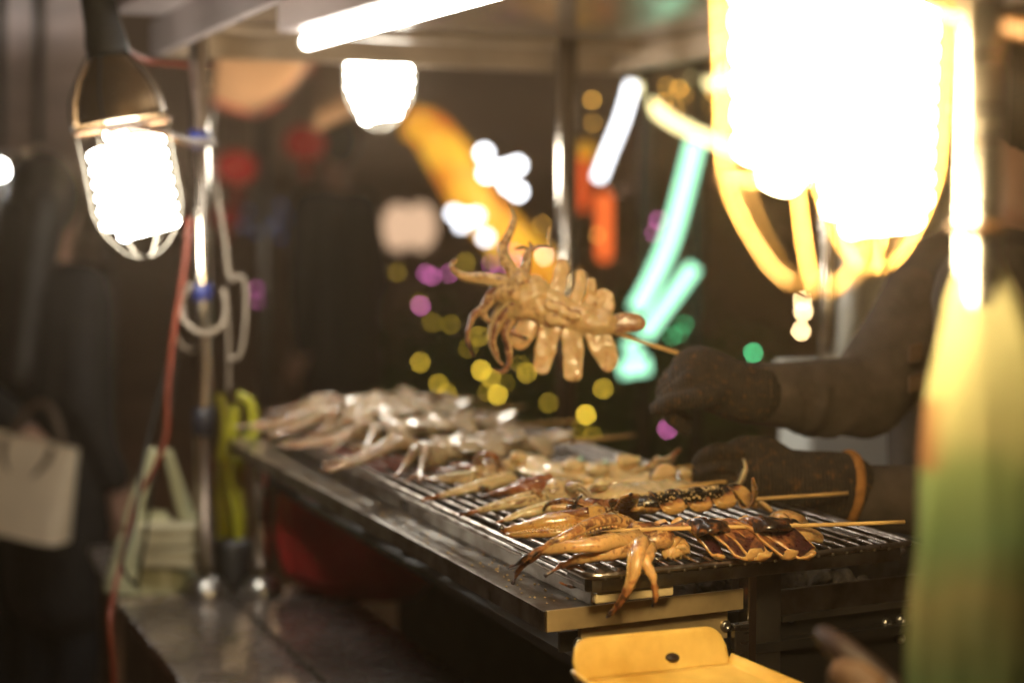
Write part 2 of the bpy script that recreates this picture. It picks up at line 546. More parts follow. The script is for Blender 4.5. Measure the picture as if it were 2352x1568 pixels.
pole(qa4, qb4, .75, 1.688, .014, False)

roof = MB().gbox(-.105, .775, -.2, 1.40, 1.69, 1.698).build('roof', M['roof'], cart, smooth=False)
MB().gbox(-.120, -.104, -.2, 1.42, 1.645, 1.702).build('edge_trim', M['fascia'], roof, smooth=False)
MB().gbox(-.20, -.122, .2, 1.30, 1.70, 1.712).build('fascia', M['fascia'], roof, smooth=False)
MB().gbox(-.098, .77, 1.392, 1.412, 1.645, 1.6885).build('frame_bar', M['roof_frame'], roof, smooth=False, bevel=.003)
MB().gbox(-.098, .77, 1.27, 1.30, 1.676, 1.6885).build('frame_bar', M['roof_frame'], roof, smooth=False, bevel=.003)
MB().gbox(.745, .772, -.2, 1.38, 1.645, 1.6885).build('frame_bar', M['roof_frame'], roof, smooth=False, bevel=.003)

tl = thing('tube_light', 'white fluorescent tube lamp under the cart roof', 'lamp', G(.04, .6, 1.60), 'lamps hung from the cart')
t0, t1 = G(.022, .968, 1.632), G(.081, .1, 1.632)
MB().tube([t0, (t0 + t1) / 2, t1], [.0115, .0115, .0115], 16).build('tube', M['tube'], tl)
for e, d in ((t0, 1), (t1, -1)):
    MB().tube([e, e - unit(t1 - t0) * .012 * d], .0118, 16).build('end_cap', M['porcelain'], tl)
dd = unit(t1 - t0); ss = dd.cross(Z)
MB().box(t0 - UA * .045 + Z * .0125, dd * (t1 - t0).length, UA * .06, Z * .044).build('housing', M['fascia'], tl, smooth=False)

# ------------------------------------------------------------------ the charcoal grill
gr = thing('charcoal_grill', 'steel charcoal grill trough with greasy lip below the rack', 'grill', G(.2, .65, .75))
MB().gbox(-.03, .02, .03, 1.275, 1.0, 1.003).build('lip', M['lip'], gr, smooth=False)
MB().gbox(-.032, -.0295, .03, 1.275, .984, 1.0035).build('lip_edge', M['lip'], gr, smooth=False)
MB().gbox(-.030, .188, .0275, .0305, .984, 1.0045).build('front_wall', M['brass'], gr, smooth=False)
for b0, b1, z1 in ((.034, .545, 1.018), (.575, .84, 1.036), (.843, 1.2, 1.036)):
    MB().gbox(.0195, .0225, b0, b1, 1.0034, z1).build('side_plate', M['lip'], gr, smooth=False)
MB().gbox(.44, .444, .06, 1.26, .93, 1.02).build('side_plate', M['lip'], gr, smooth=False)
MB().gbox(.0205, .44, 1.262, 1.266, .93, 1.02).build('back_wall', M['lip'], gr, smooth=False)
MB().gbox(.0225, .43, .045, 1.25, .93, .94).build('trough_floor', M['black'], gr, smooth=False)
MB().gbox(.012, .178, .040, .047, .952, .981).build('heat_strip', M['brass'], gr, smooth=False, bevel=.001)
MB().gbox(-.0, .43, .062, .066, .952, .972).build('bracket', M['steel_dark'], gr, smooth=False)
MB().gbox(.196, .206, .030, .05, .80, 1.026).build('post', M['pole'], gr, smooth=False, bevel=.0015)
MB().gbox(.180, .197, .030, .038, .86, .968).build('bracket', M['steel'], gr, smooth=False, bevel=.001)
MB().gbox(.2065, .247, .047, .08, .45, 1.024).build('front_post_panel', M['steel_dark'], gr, smooth=False, bevel=.002)
MB().gbox(.2485, .46, .050, .054, .966, .992).build('trough_front', M['lip'], gr, smooth=False)
MB().gbox(.2485, .46, .047, .058, .959, .9655).build('trim_rail', M['steel_dark'], gr, smooth=False)
MB().gbox(.2485, .46, .058, .066, .42, .9585).build('black_panel', M['black'], gr, smooth=False)
MB().gbox(.26, .46, .30, 1.26, .42, .925).build('grill_body', M['black'], gr, smooth=False, bevel=.004)
for a, b in ((.02, .33), (.43, .33), (.02, 1.22), (.43, 1.22)):
    MB().gbox(a, a + .025, b, b + .025, 0, .42).build('leg', M['steel_dark'], gr, smooth=False)
def onb(x, y, b):
    q = ray(x, y); t = (b - (CAM - O).dot(VA)) / q.dot(VA)
    return CAM + q * t
bolt = None
for x, y, b_ in ((1328, 1475, .0395), (1665, 1436, .040), (1815, 1415, .0578), (2035, 1430, .0578), (2068, 1422, .0578), (2068, 1464, .0578)):
    c = onb(x, y, b_)
    n_ = -VA
    if bolt is None:
        bm = MB()
        bm.lathe((0, 0, 0), [(.0058, 0), (.0058, .002), (.0045, .0042), (.0022, .0048), (.0021, .0028), (0, .0026)], 12, n_)
        bolt = bm.build('bolt', M['steel'], gr)
        # move the shared mesh so its origin is the bolt's own centre
        mi = world_m(gr)
        for v in bolt.data.vertices: v.co = mi @ v.co
        bolt.location = mi.inverted() @ c
    else: place(bolt, 'bolt', c, gr)
cb = MB()
for k in range(520):
    a, b = R.uniform(.045, .42), R.uniform(.085, 1.24)
    r = R.uniform(.010, .022)
    rot = Matrix.Rotation(R.uniform(0, 6), 3, 'Z') @ Matrix.Rotation(R.uniform(0, 6), 3, 'X')
    i0 = len(cb.v)
    cb.sphere(G(a, b, .952 + R.uniform(0, .022)), r, 6, 4, r * R.uniform(.4, .7), rot)
    for i in range(i0, len(cb.v)): cb.v[i] += Vector((noise.noise(cb.v[i] * 90), noise.noise(cb.v[i] * 90 + Vector((9, 9, 9))), 0)) * .006
tag(cb.build('charcoal', M['coal'], smooth=False), 'grey ashy charcoal lumps filling the grill trough', 'charcoal', kind='stuff')

em = MB()
for a, b in ((.06, .09), (.075, .10), (.14, .11), (.20, .20), (.11, .30), (.25, .34), (.07, .42), (.17, .5)):
    em.sphere(G(a, b, .976), R.uniform(.003, .006), 7, 5, .0025)
tag(em.build('embers', glow('glowing ember', (1, .22, .02), .9), smooth=False), 'small orange glowing embers among the charcoal', 'embers', kind='stuff')

# rack
rack = thing('grill_rack', 'shiny wire grill rack over the charcoal, loaded with squid', 'grill rack', G(.19, .6, 1.026))
zb = ZR - .003
def rrect(a0, a1, b0, b1, z, r=.014):
    pts = []
    for ca, cb_, s0 in ((a1 - r, b1 - r, 0), (a0 + r, b1 - r, 90), (a0 + r, b0 + r, 180), (a1 - r, b0 + r, 270)):
        for k in range(5):
            t = math.radians(s0 + k * 22.5)
            pts.append(G(ca + r * math.cos(t), cb_ + r * math.sin(t), z))
    return pts + [pts[0]]
MB().tube(rrect(0, .378, 0, 1.2, zb), .0032, 8).build('frame', M['bar'], rack)
MB().tube(rrect(.004, .374, .004, 1.196, zb - .010), .0028, 8).build('lower_frame', M['bar'], rack)
arc = [G(.003, .05, zb - .010), G(.003, .03, zb - .010), G(.003, .012, zb - .010), G(.0065, .0045, zb - .010), G(.014, .001, zb - .010), G(.03, .001, zb - .010), G(.2, .001, zb - .010), G(.36, .001, zb - .010)]
MB().loft(arc, [.0012] * 8, [.0068] * 8, n=8, power=4).build('front_strip', M['lip'], rack, smooth=False)
cbk = MB(); cbk.loft([G(.012, .012, zb - .016), G(.014, .012, zb - .020), G(.018, .012, zb - .031)], [.0075, .0075, .0055], side=UA, n=4)
MB().box(G(.010, .005, zb - .028), UA * .085, VA * .010, Z * .0105).build('corner_block', M['cream_enamel'], rack, smooth=False, bevel=.002)
bar = None
for k in range(21):
    a = .0165 + k * .0172
    if bar is None:
        bar = MB().tube([G(a, -.003, zb - .003), G(a, .002, zb + .0025), G(a, .02, zb + .003), G(a, .6, zb + .003), G(a, 1.18, zb + .003), G(a, 1.198, zb + .0025), G(a, 1.203, zb - .003)], .0019, 6).build('bar', M['bar'], rack)
    else:
        b_ = bar.copy(); COL.objects.link(b_); b_.name = 'bar'; b_.location = UA * (k * .0172)
for b in (.05, .34, .62, .91, 1.15):
    MB().tube([G(.003, b, zb - .002), G(.19, b, zb - .002), G(.375, b, zb - .002)], .0021, 6).build('cross_wire', M['bar'], rack)

# ------------------------------------------------------------------ squid on skewers
def PX(reg, pts, dz=0.0):
    return [rk(*reg(p[0], p[1]), p[2] + dz) for p in pts]

def tentacle(par, pts, r0, r1=.0012, ch=(.05, .1, .75), sk=.25, suck=None, m=None, seg=20, rmid=None):
    """Tapering arm; suck = direction of the sucker rows."""
    rr = [r0, rmid or (r0 * .72 + r1 * .28), r1 + (r0 - r1) * .32, r1]
    pts, rad, chv = resample(pts, seg, rr, list(ch))
    b = MB()
    n = 14
    chv = [q + .07 + .10 * noise.noise(p * 40) for q, p in zip(chv, pts)]
    b.loft(pts, rad, [q * .92 for q in rad], n=n, ch=lambda u, a: chv[min(int(u * (seg - 1) + .5), seg - 1)], sk=lambda u, a: sk + .12 if math.sin(a) > -.2 else sk * .3, rough=r0 * .26, rs=150)
    t = b.build('tentacle', m, par)
    if suck is not None:
        sb = MB()
        d0 = 0.0
        for i in range(1, seg - 2):
            tg = unit(pts[i + 1] - pts[i - 1])
            sd = unit(suck - tg * suck.dot(tg))
            cr_ = tg.cross(sd)
            for w in (-.5, .5):
                for q in (0, .5):
                    p = pts[i].lerp(pts[i + 1], q)
                    r = rad[i] * (.30 if rad[i] > .003 else .26)
                    if r < .00045: continue
                    c = p + (sd * .90 + cr_ * w) * rad[i] * .93
                    rot = Vector((0, 0, 1)).rotation_difference(unit(sd + cr_ * w * .5)).to_matrix()
                    sb.sphere(c, r, 8, 5, r * .8, rot, max(chv[i] * .7, .03), .06)
        if sb.v:
            s_ = sb.build('suckers', m, t)
            tag(s_, kind='stuff')
    return t

def petal(par, pts, w, th, side, m, camber=.0, ch=0.0, sk=0.0, name='mantle_strip', seg=18, n=26, tipw=.55, rough=.0009, skend=.80, endk=.55):
    """A scored strip of the mantle: a soft thick tongue, coloured skin on top, pale cut rim."""
    k = [.75, 1, 1, .98, .9, tipw]
    pts, ww, tt = resample(pts, seg, [w * q for q in k], [th * .8, th, th, th, th * .95, th * .7])
    # round the end off
    t = unit(pts[-1] - pts[-2])
    for q, f in ((.35, .86), (.7, .6), (.95, .2)):
        pts.append(pts[seg - 1] + t * w * tipw * endk * q); ww.append(w * tipw * f); tt.append(th * .7 * max(f, .35))
    def skf(u, a):
        if math.sin(a) < .2: return 0.0
        e = min(1, max(0, (.93 - abs(math.cos(a))) / .16)) * min(1, max(0, (skend - u) / .14))
        return sk * e
    def chf(u, a):
        if not callable(ch): return ch
        return ch(u, a) if ch.__code__.co_argcount == 2 else ch(u)
    b = MB().loft(pts, ww, tt, side=side, n=n, camber=camber, power=2.6, sk=skf, ch=chf, rough=rough, rs=90)
    return b.build(name, m, par)

def lump(par, name, c, rx, ry, rz, m, ch=.05, sk=.2, axis=None, rough=.25, rs=70):
    b = MB()
    rot = Matrix(((UA.x, VA.x, 0), (UA.y, VA.y, 0), (0, 0, 1)))
    b.sphere((0, 0, 0), 1, 20, 14)
    for i, v in enumerate(b.v):
        d = Vector((v.x * rx, v.y * ry, v.z * rz))
        q = c + rot @ d
        b.v[i] = q + (rot @ v) * (min(rx, ry, rz) * rough * noise.noise(q * rs))
        b.ch[i], b.sk[i] = ch, sk * (1 if v.z > 0 else .3)
    return b.build(name, m, par)

def skewer(par, p0, p1, r=.0021):
    pts, = resample([p0, p0.lerp(p1, .3) + Z * .0006, p0.lerp(p1, .7) - Z * .0004, p1], 9)
    return MB().loft(pts, [.0005] + [r] * 8, n=10).build('skewer', M['skewer'], par)

def squid(label, base):
    return thing('squid_skewer', label, 'grilled squid', base, 'squid skewers on the grill')

NEAR = -VA
# --- nearest: purple skin, arms draped over the rack's corner
s1 = squid('nearest squid with purple skin, two arms dangling over the front of the rack', rk(1500, 1235, 0))
m1 = M['sq_s1']
skewer(s1, rk(*c4(760, 392), .0285), rk(2078, 1198, .031))
T = lambda *a, **k: tentacle(s1, *a, m=m1, **k)
T(PX(c4, [(1050, 385, .024), (900, 312, .038), (720, 338, .040), (540, 430, .032), (360, 520, .020), (240, 595, .010), (145, 650, -.004)]), .0085, .0012, (.1, .25, .9), .38, suck=Z * -1)
T(PX(c4, [(1040, 440, .022), (860, 468, .026), (660, 490, .026), (480, 512, .022), (345, 552, .014), (240, 632, .002), (178, 750, -.020)]), .0098, .0012, (0, .1, .85), .16)
T(PX(c4, [(1040, 505, .016), (900, 530, .016), (740, 556, .014), (610, 590, .009), (500, 640, 0), (395, 702, -.008)]), .0108, .0012, (0, .22, .7), .22)
dn = lambda pts: [at(*c4(p[0], p[1]), p[2]) for p in pts]
T(dn([(1075, 470, 1.462), (1045, 545, 1.440), (1028, 620, 1.430), (1008, 720, 1.428), (965, 820, 1.432), (895, 928, 1.44), (828, 988, 1.45)]), .0082, .0014, (0, .2, .95), .12, suck=Vector((-1, .5, -.2)))
T(dn([(1125, 505, 1.470), (1108, 565, 1.448), (1100, 600, 1.440), (1130, 665, 1.436), (1158, 745, 1.436), (1172, 830, 1.44), (1152, 912, 1.446)]), .0078, .0014, (0, .1, .95), .12)
T(PX(c4, [(1000, 380, .022), (850, 385, .024), (740, 395, .016), (640, 440, .008), (520, 500, .004)]), .0090, .0014, (.15, .2, .6), .3, suck=Z * -1 + NEAR * .6)
T(PX(c4, [(960, 430, .015), (830, 425, .013), (700, 445, .008), (590, 500, .004)]), .0080, .0014, (.05, .15, .5), .2, suck=NEAR)
T(dn([(930, 650, 1.50), (905, 730, 1.50), (930, 800, 1.505), (945, 850, 1.51)]), .0042, .0012, (.5, .5, .9), .5)
T(dn([(560, 625, 1.50), (640, 660, 1.50), (660, 720, 1.50), (600, 775, 1.51), (500, 745, 1.52)]), .0045, .0012, (.5, .5, .8), .5)
lump(s1, 'head', rk(*c4(1075, 420), .021), .027, .014, .013, m1, .20, .55)
lump(s1, 'collar', rk(*c4(1180, 440), .019), .022, .013, .012, m1, .30, .5)
lump(s1, 'beak_knob', rk(*c4(1270, 492), .010), .014, .010, .010, m1, .0, .0, rough=.7, rs=120)
lump(s1, 'beak_knob', rk(*c4(1340, 508), .007), .010, .009, .008, m1, .05, .0, rough=.8, rs=160)
SD = unit(rk(2078, 1198) - rk(1280, 1215))
def K1(x, h=.028): return rk(*c4(x, 360 - (x - 1400) * .035), h)
def strip1(x, w, lean_, length=1.0, far=False, ch_=.5, curl=.006, **k):
    """One scored strip of the mantle, from the ridge down to its curled cut end."""
    n_ = VA if far else NEAR
    prof_ = ((-.004, .0275), (.006, .0285), (.016, .0250), (.026, .0165), (.035, .0080), (.042, .0045), (.047, .0045 + curl)) if not far else ((-.004, .027), (.008, .028), (.017, .0245), (.025, .0235), (.030, .0275))
    c = K1(x)
    pts = [c + n_ * b * length + SD * (lean_ * max(b, 0) / .045) + Z * (h - .028) for b, h in prof_]
    sd = unit(SD * .045 - n_ * lean_ * .8 + Z * R.uniform(-.012, .012))
    pts = [p + Vector((noise.noise(p * 60), noise.noise(p * 60 + Vector((5, 5, 5))), noise.noise(p * 50) * .6)) * .004 for p in pts]
    def chf(u, a):
        if math.sin(a) < 0: return .06
        return ch_ * max(0, 1 - u / .62) + .05 + (.15 if u > .93 else 0)
    return petal(s1, pts, w, .0033, sd, m1, ch=chf, sk=1.25, skend=k.pop('skend', .80), rough=.0022, endk=.28, **k)
strip1(1395, .0085, .014, .78, curl=.002, camber=.1, tipw=.6)
for x, w, l_, ln_, cu in ((1880, .0165, .034, .84, .002), (1742, .0125, .029, .98, .0055), (1605, .0138, .024, 1.0, .003), (1462, .0145, .033, 1.04, .007)):
    strip1(x, w, l_, ln_, curl=cu, ch_=R.uniform(.6, .95), camber=R.uniform(.10, .42), tipw=R.uniform(.66, .84), skend=R.uniform(.70, .84))
for x, w, l_ in ((1330, .009, -.006), (1450, .009, -.008), (1560, .011, -.004), (1720, .010, -.006), (1880, .010, .0)):
    strip1(x, w, l_, far=True, camber=.25, tipw=.8)
spn, sw_, sh2 = resample([K1(x, h) for x, h in ((1370, .024), (1440, .031), (1520, .0345), (1610, .033), (1690, .026), (1780, .025), (1860, .032), (1960, .034), (2060, .031), (2130, .024))], 40, [.004, .008, .0105, .010, .0075, .0075, .0095, .011, .010, .005], [.003, .0045, .005, .005, .004, .004, .005, .005, .005, .003])
MB().loft(spn, sw_, sh2, side=unit(NEAR - Z * .3), n=26, rough=.0028, rs=95, ch=lambda u, a: .85, sk=lambda u, a: 1.3).build('mantle', m1, s1)
petal(s1, PX(c4, [(1980, 330, .020), (2060, 285, .026), (2130, 285, .022), (2190, 330, .010)]), .017, .0055, VA, m1, ch=.16, sk=.22, name='fin', camber=-.2)
petal(s1, PX(c4, [(2040, 330, .020), (2140, 375, .022), (2230, 400, .016), (2300, 420, .010)]), .016, .0060, unit(VA + UA * .2), m1, ch=.14, sk=.22, name='fin', camber=-.25)

# --- second: dark sauced squid with sesame
s2 = squid('dark sauced squid sprinkled with sesame, second from the front of the rack', rk(1480, 1190, 0))
m2 = M['sq_s2']
skewer(s2, rk(*c7(1165, 673), .018), rk(1947, 1132, .021))
T = lambda *a, **k: tentacle(s2, *a, m=m2, **k)
T(PX(c7, [(1560, 690, .018), (1330, 735, .016), (1120, 775, .012), (930, 805, .007), (830, 822, .003), (775, 800, .006)]), .0115, .0022, (.05, .12, .95), .18, suck=NEAR * .8 - Z)
T(PX(c7, [(1520, 790, .008), (1280, 835, .007), (1050, 850, .005), (880, 862, .001), (820, 850, -.001)]), .0070, .0016, (.05, .2, .7), .1, suck=NEAR * .4 + Z * .8)
T(PX(c7, [(1480, 680, .024), (1300, 695, .022), (1120, 722, .018), (1000, 750, .013)]), .0055, .0016, (.3, .35, .7), .6)
T(PX(c7, [(1500, 640, .024), (1400, 600, .030), (1270, 592, .031), (1170, 612, .024), (1130, 655, .014), (1122, 705, .006)]), .0045, .0012, (.45, .6, 1.0), .6, suck=NEAR)
T(PX(c7, [(1320, 655, .020), (1365, 640, .022), (1380, 595, .034), (1425, 555, .044)]), .0050, .0012, (.55, .9, 1.1), .6)
T(PX(c7, [(1300, 640, .014), (1180, 650, .013), (1040, 665, .010)]), .0055, .0016, (.0, .1, .5), .1)
lump(s2, 'head', rk(*c7(1530, 665), .016), .018, .015, .014, m2, .40, .8)
lump(s2, 'collar', rk(*c7(1640, 660), .016), .022, .014, .012, m2, .55, .7)
lump(s2, 'beak_knob', rk(*c7(1780, 705), .008), .015, .010, .010, m2, .03, .0, rough=.7, rs=120)
SD2 = unit(rk(1947, 1132) - rk(1420, 1170))
def K2(x, h=.024): return rk(*c7(x, 645 - (x - 1640) * .105), h)
rp, rw, rh = resample([K2(x, h) for x, h in ((1640, .018), (1760, .022), (1950, .025), (2150, .026), (2350, .026), (2500, .025), (2620, .020))], 26, [.007, .013, .016, .016, .016, .014, .007], [.006, .009, .010, .010, .010, .009, .006])
MB().loft(rp, rw, rh, n=26, ch=lambda u, a: 1.15 if math.sin(a) > -.3 else .2, rough=.004, rs=70).build('mantle', m2, s2)
P2 = lambda pts, w, th, **k: petal(s2, PX(c7, pts), w, th, SD2, m2, **k)
strips2 = []
def strip2(x, w, ln_=1.0, lean_=.006, dark=.42, curl=.005):
    c = K2(x)
    pts = [c + NEAR * b * ln_ + SD2 * lean_ * max(b, 0) / .035 + Z * (h - .024) for b, h in ((-.002, .032), (.008, .0335), (.017, .0310), (.025, .026), (.031, .0205), (.036, .0170), (.040, .0165 + curl))]
    def chf(u, a):
        if math.sin(a) < .05: return .10
        return 1.15 - min(1, max(0, (u - dark) / .2)) * 1.02
    strips2.append((pts, w))
    return petal(s2, pts, w, .0024, SD2, m2, ch=chf, camber=.34, tipw=.92, endk=.15)
strip2(2010, .0150, .80, dark=.36); strip2(2215, .0145, .84, dark=.40); strip2(2415, .0140, .78, dark=.34); strip2(2560, .0085, .85, .012, .12, .001)
P2([(1730, 690, .018), (1768, 640, .028), (1800, 585, .041), (1812, 540, .052)], .0115, .0026, camber=.1, ch=lambda u: .08 + .3 * u + (.7 if u > .85 else 0), tipw=.12, seg=20)
P2([(1840, 660, .024), (1870, 672, .020), (1900, 690, .014)], .008, .0026, camber=.2, ch=.15, tipw=.8, seg=10)
P2([(1690, 640, .020), (1672, 610, .030), (1665, 575, .038)], .005, .0018, ch=.95, tipw=.15, seg=10)
petal(s2, PX(c8, [(40, 1060, .020), (110, 1090, .022), (190, 1150, .018), (260, 1180, .017), (330, 1120, .026), (352, 1000, .042), (318, 885, .060)]), .0105, .0022, unit(VA * 1.0 + UA * .5), m2, ch=.28, sk=.9, name='fin', camber=.3, tipw=.10, seg=20)
petal(s2, PX(c8, [(300, 1150, .012), (380, 1175, .012), (460, 1215, .010), (530, 1265, .006)]), .0075, .0030, VA, m2, ch=.12, sk=.15, name='fin', tipw=.3)
sm = MB()
for k in range(240):
    u = R.random()
    i = min(int((.22 + .72 * u) * 25), 24)
    a = R.uniform(math.radians(5), math.radians(150))
    side = unit((rp[i + 1] - rp[i]).cross(Z))
    c = rp[i].lerp(rp[i + 1], R.random()) + side * math.cos(a) * rw[i] * .99
    c.z += math.sin(a) * rh[i] * 1.03 + .0006
    sm.sphere(c, .0010, 6, 4, .0018, Matrix.Rotation(R.uniform(0, 6), 3, 'Z') @ Matrix.Rotation(R.uniform(1.1, 1.9), 3, 'X'))
for pts_, w_ in strips2[:3]:
    for k in range(34):
        u = R.uniform(.6, 3.2); i = int(u)
        c = pts_[i].lerp(pts_[i + 1], u - i) + SD2 * R.uniform(-.75, .75) * w_ + Z * .0033
        sm.sphere(c, .0009, 6, 4, .0017, Matrix.Rotation(R.uniform(0, 6), 3, 'Z') @ Matrix.Rotation(1.3, 3, 'X'))
for k in range(26):
    c = rk(*c7(R.uniform(1540, 1720), R.uniform(640, 700)), .026 - R.uniform(0, .006))
    sm.sphere(c, .0008, 6, 4, .0015, Matrix.Rotation(R.uniform(0, 6), 3, 'Z') @ Matrix.Rotation(1.5, 3, 'X'))
tag(sm.build('sesame_seeds', M['sesame'], s2), kind='stuff')

# --- third and fourth: pale mantles
s3 = squid('pale cream squid with beaded arms just behind the dark sesame squid', rk(1400, 1150, 0))
m3 = M['sq_pale']
skewer(s3, rk(*c7(2150, 495), .020), rk(1837, 1085, .020))
T = lambda *a, **k: tentacle(s3, *a, m=m3, **k)
T(PX(c7, [(1330, 630, .012), (1150, 655, .012), (980, 690, .009), (850, 735, .004), (745, 768, .001)]), .0088, .0012, (.03, .1, .6), .1, suck=Z)
T(PX(c7, [(1120, 575, .014), (950, 600, .014), (780, 635, .010), (620, 670, .005), (465, 698, .001)]), .0098, .0012, (.1, .25, .65), .35, suck=Z + NEAR * .3)
T(PX(c7, [(1160, 480, .022), (1000, 500, .022), (840, 520, .018), (700, 545, .010), (655, 565, .006)]), .0092, .0014, (.35, .5, .6), .8)
T(PX(c7, [(1180, 425, .027), (1040, 440, .026), (920, 455, .022), (820, 490, .014)]), .0080, .0014, (.4, .45, .6), .9)
T(PX(c7, [(1090, 590, .010), (1095, 540, .022), (1050, 510, .027), (1035, 555, .018), (1062, 615, .010)]), .0040, .0012, (.3, .4, .7), .8)
T(PX(c7, [(1330, 480, .026), (1400, 480, .028), (1460, 530, .022), (1500, 580, .016), (1540, 605, .012)]), .0062, .0022, (.15, .2, .6), .5, suck=NEAR)
lump(s3, 'head', rk(*c7(1230, 520), .016), .026, .020, .016, m3, .12, .45)
def sheet(par, reg, pts, w, th, m, ch=.05, seg=26, rough=.010, rs=55):
    q, ww, tt = resample(PX(reg, pts), seg, w, th)
    return MB().loft(q, ww, tt, n=28, rough=rough, rs=rs, ch=lambda u, a: ch, sk=0.02, camber=-.12).build('mantle', m, par)
sheet(s3, c7, [(1260, 500, .010), (1500, 540, .011), (1750, 545, .011), (2000, 525, .010), (2250, 505, .009), (2390, 500, .008)], [.012, .028, .030, .028, .022, .008], [.006, .011, .012, .011, .009, .005], m3, .02)
SD3 = unit(rk(1837, 1085) - rk(1500, 1110))
P3 = lambda pts, w, th, **k: petal(s3, PX(c7, pts), w, th, SD3, m3, **k)
P3([(1530, 510, .016), (1570, 500, .022), (1590, 470, .031), (1580, 432, .036)], .0115, .0024, camber=.35, ch=lambda u: .03 + .5 * max(0, u - .6) * 2, tipw=.6)
P3([(1460, 470, .020), (1480, 445, .026), (1490, 420, .030)], .008, .0024, camber=.3, ch=.15, seg=10)
P3([(2060, 480, .010), (2062, 430, .016), (2065, 380, .026), (2060, 345, .032)], .0168, .0034, ch=.0, tipw=.75)
P3([(2250, 470, .010), (2248, 420, .016), (2240, 375, .026), (2225, 345, .030)], .0080, .0030, ch=.02, tipw=.7)
P3([(1560, 600, .008), (1640, 590, .010), (1720, 610, .006)], .010, .003, ch=.02)
petal(s3, PX(c8, [(-30, 1010, .014), (60, 1020, .014), (140, 1000, .016), (205, 900, .030), (245, 790, .042), (225, 690, .048)]), .0120, .0026, unit(VA + UA * .6), m3, ch=.06, sk=.30, name='fin', camber=.3, tipw=.35)

s4 = squid('golden squid with a pointed browned fin, fourth from the front of the rack', rk(1300, 1100, 0))
skewer(s4, rk(*c7(2100, 345), .016), rk(1672, 1062, .014))
T = lambda *a, **k: tentacle(s4, *a, m=m3, **k)
T(PX(c7, [(870, 420, .014), (680, 470, .013), (500, 510, .009), (330, 550, .004), (165, 592, .001)]), .0098, .0012, (.05, .08, .6), .15, suck=Z)
T(PX(c7, [(580, 420, .012), (430, 420, .011), (270, 425, .008), (90, 402, .004)]), .0098, .0014, (.12, .2, .7), .3, suck=Z)
T(PX(c7, [(560, 370, .014), (440, 348, .012), (330, 352, .009), (205, 345, .006)]), .0052, .0014, (.35, .5, .7), .8)
T(PX(c7, [(640, 350, .018), (530, 330, .020), (440, 308, .020), (390, 292, .020)]), .0065, .0012, (.2, .4, .7), .6)
T(PX(c7, [(590, 330, .016), (610, 265, .034), (670, 228, .044), (740, 245, .042), (790, 330, .024), (830, 395, .012)]), .0060, .0036, (.35, .4, .5), .8)
T(PX(c7, [(780, 330, .020), (830, 385, .016), (900, 415, .010), (980, 435, .004)]), .0050, .0012, (.7, .8, .9), .7)
T(PX(c7, [(690, 500, .010), (630, 490, .012), (570, 500, .008)]), .0050, .0012, (.6, .8, .9), .6)
lump(s4, 'head', rk(*c7(700, 370), .016), .026, .020, .016, m3, .16, .5)
sheet(s4, c7, [(790, 330, .012), (950, 300, .014), (1200, 360, .012), (1450, 380, .012), (1700, 400, .011), (1960, 420, .009)], [.012, .026, .026, .026, .024, .010], [.008, .012, .011, .010, .010, .005], m3, .06)
P4 = lambda pts, w, th, **k: petal(s4, PX(c7, pts), w, th, unit(rk(1672, 1062) - rk(1400, 1080)), m3, **k)
for x, y in ((1360, 300), (1560, 330)):
    P4([(x - 10, y + 70, .012), (x - 5, y + 30, .022), (x, y - 10, .026), (x + 20, y - 40, .022)], .014, .0050, ch=.0, tipw=.7, camber=-.2)
P4([(1790, 370, .012), (1790, 325, .020), (1785, 275, .030), (1780, 245, .034)], .0165, .0034, ch=.02, tipw=.6)
P4([(930, 300, .014), (940, 260, .024), (950, 235, .028)], .014, .005, ch=.12, tipw=.7)
petal(s4, PX(c7, [(1780, 400, .010), (1900, 370, .012), (2010, 320, .018), (2120, 270, .030), (2195, 185, .044)]), .0130, .0032, unit(VA + UA * .25 - Z * .5), m3, ch=lambda u: .08 + .5 * u, sk=.45, name='fin', camber=.35, tipw=.25)

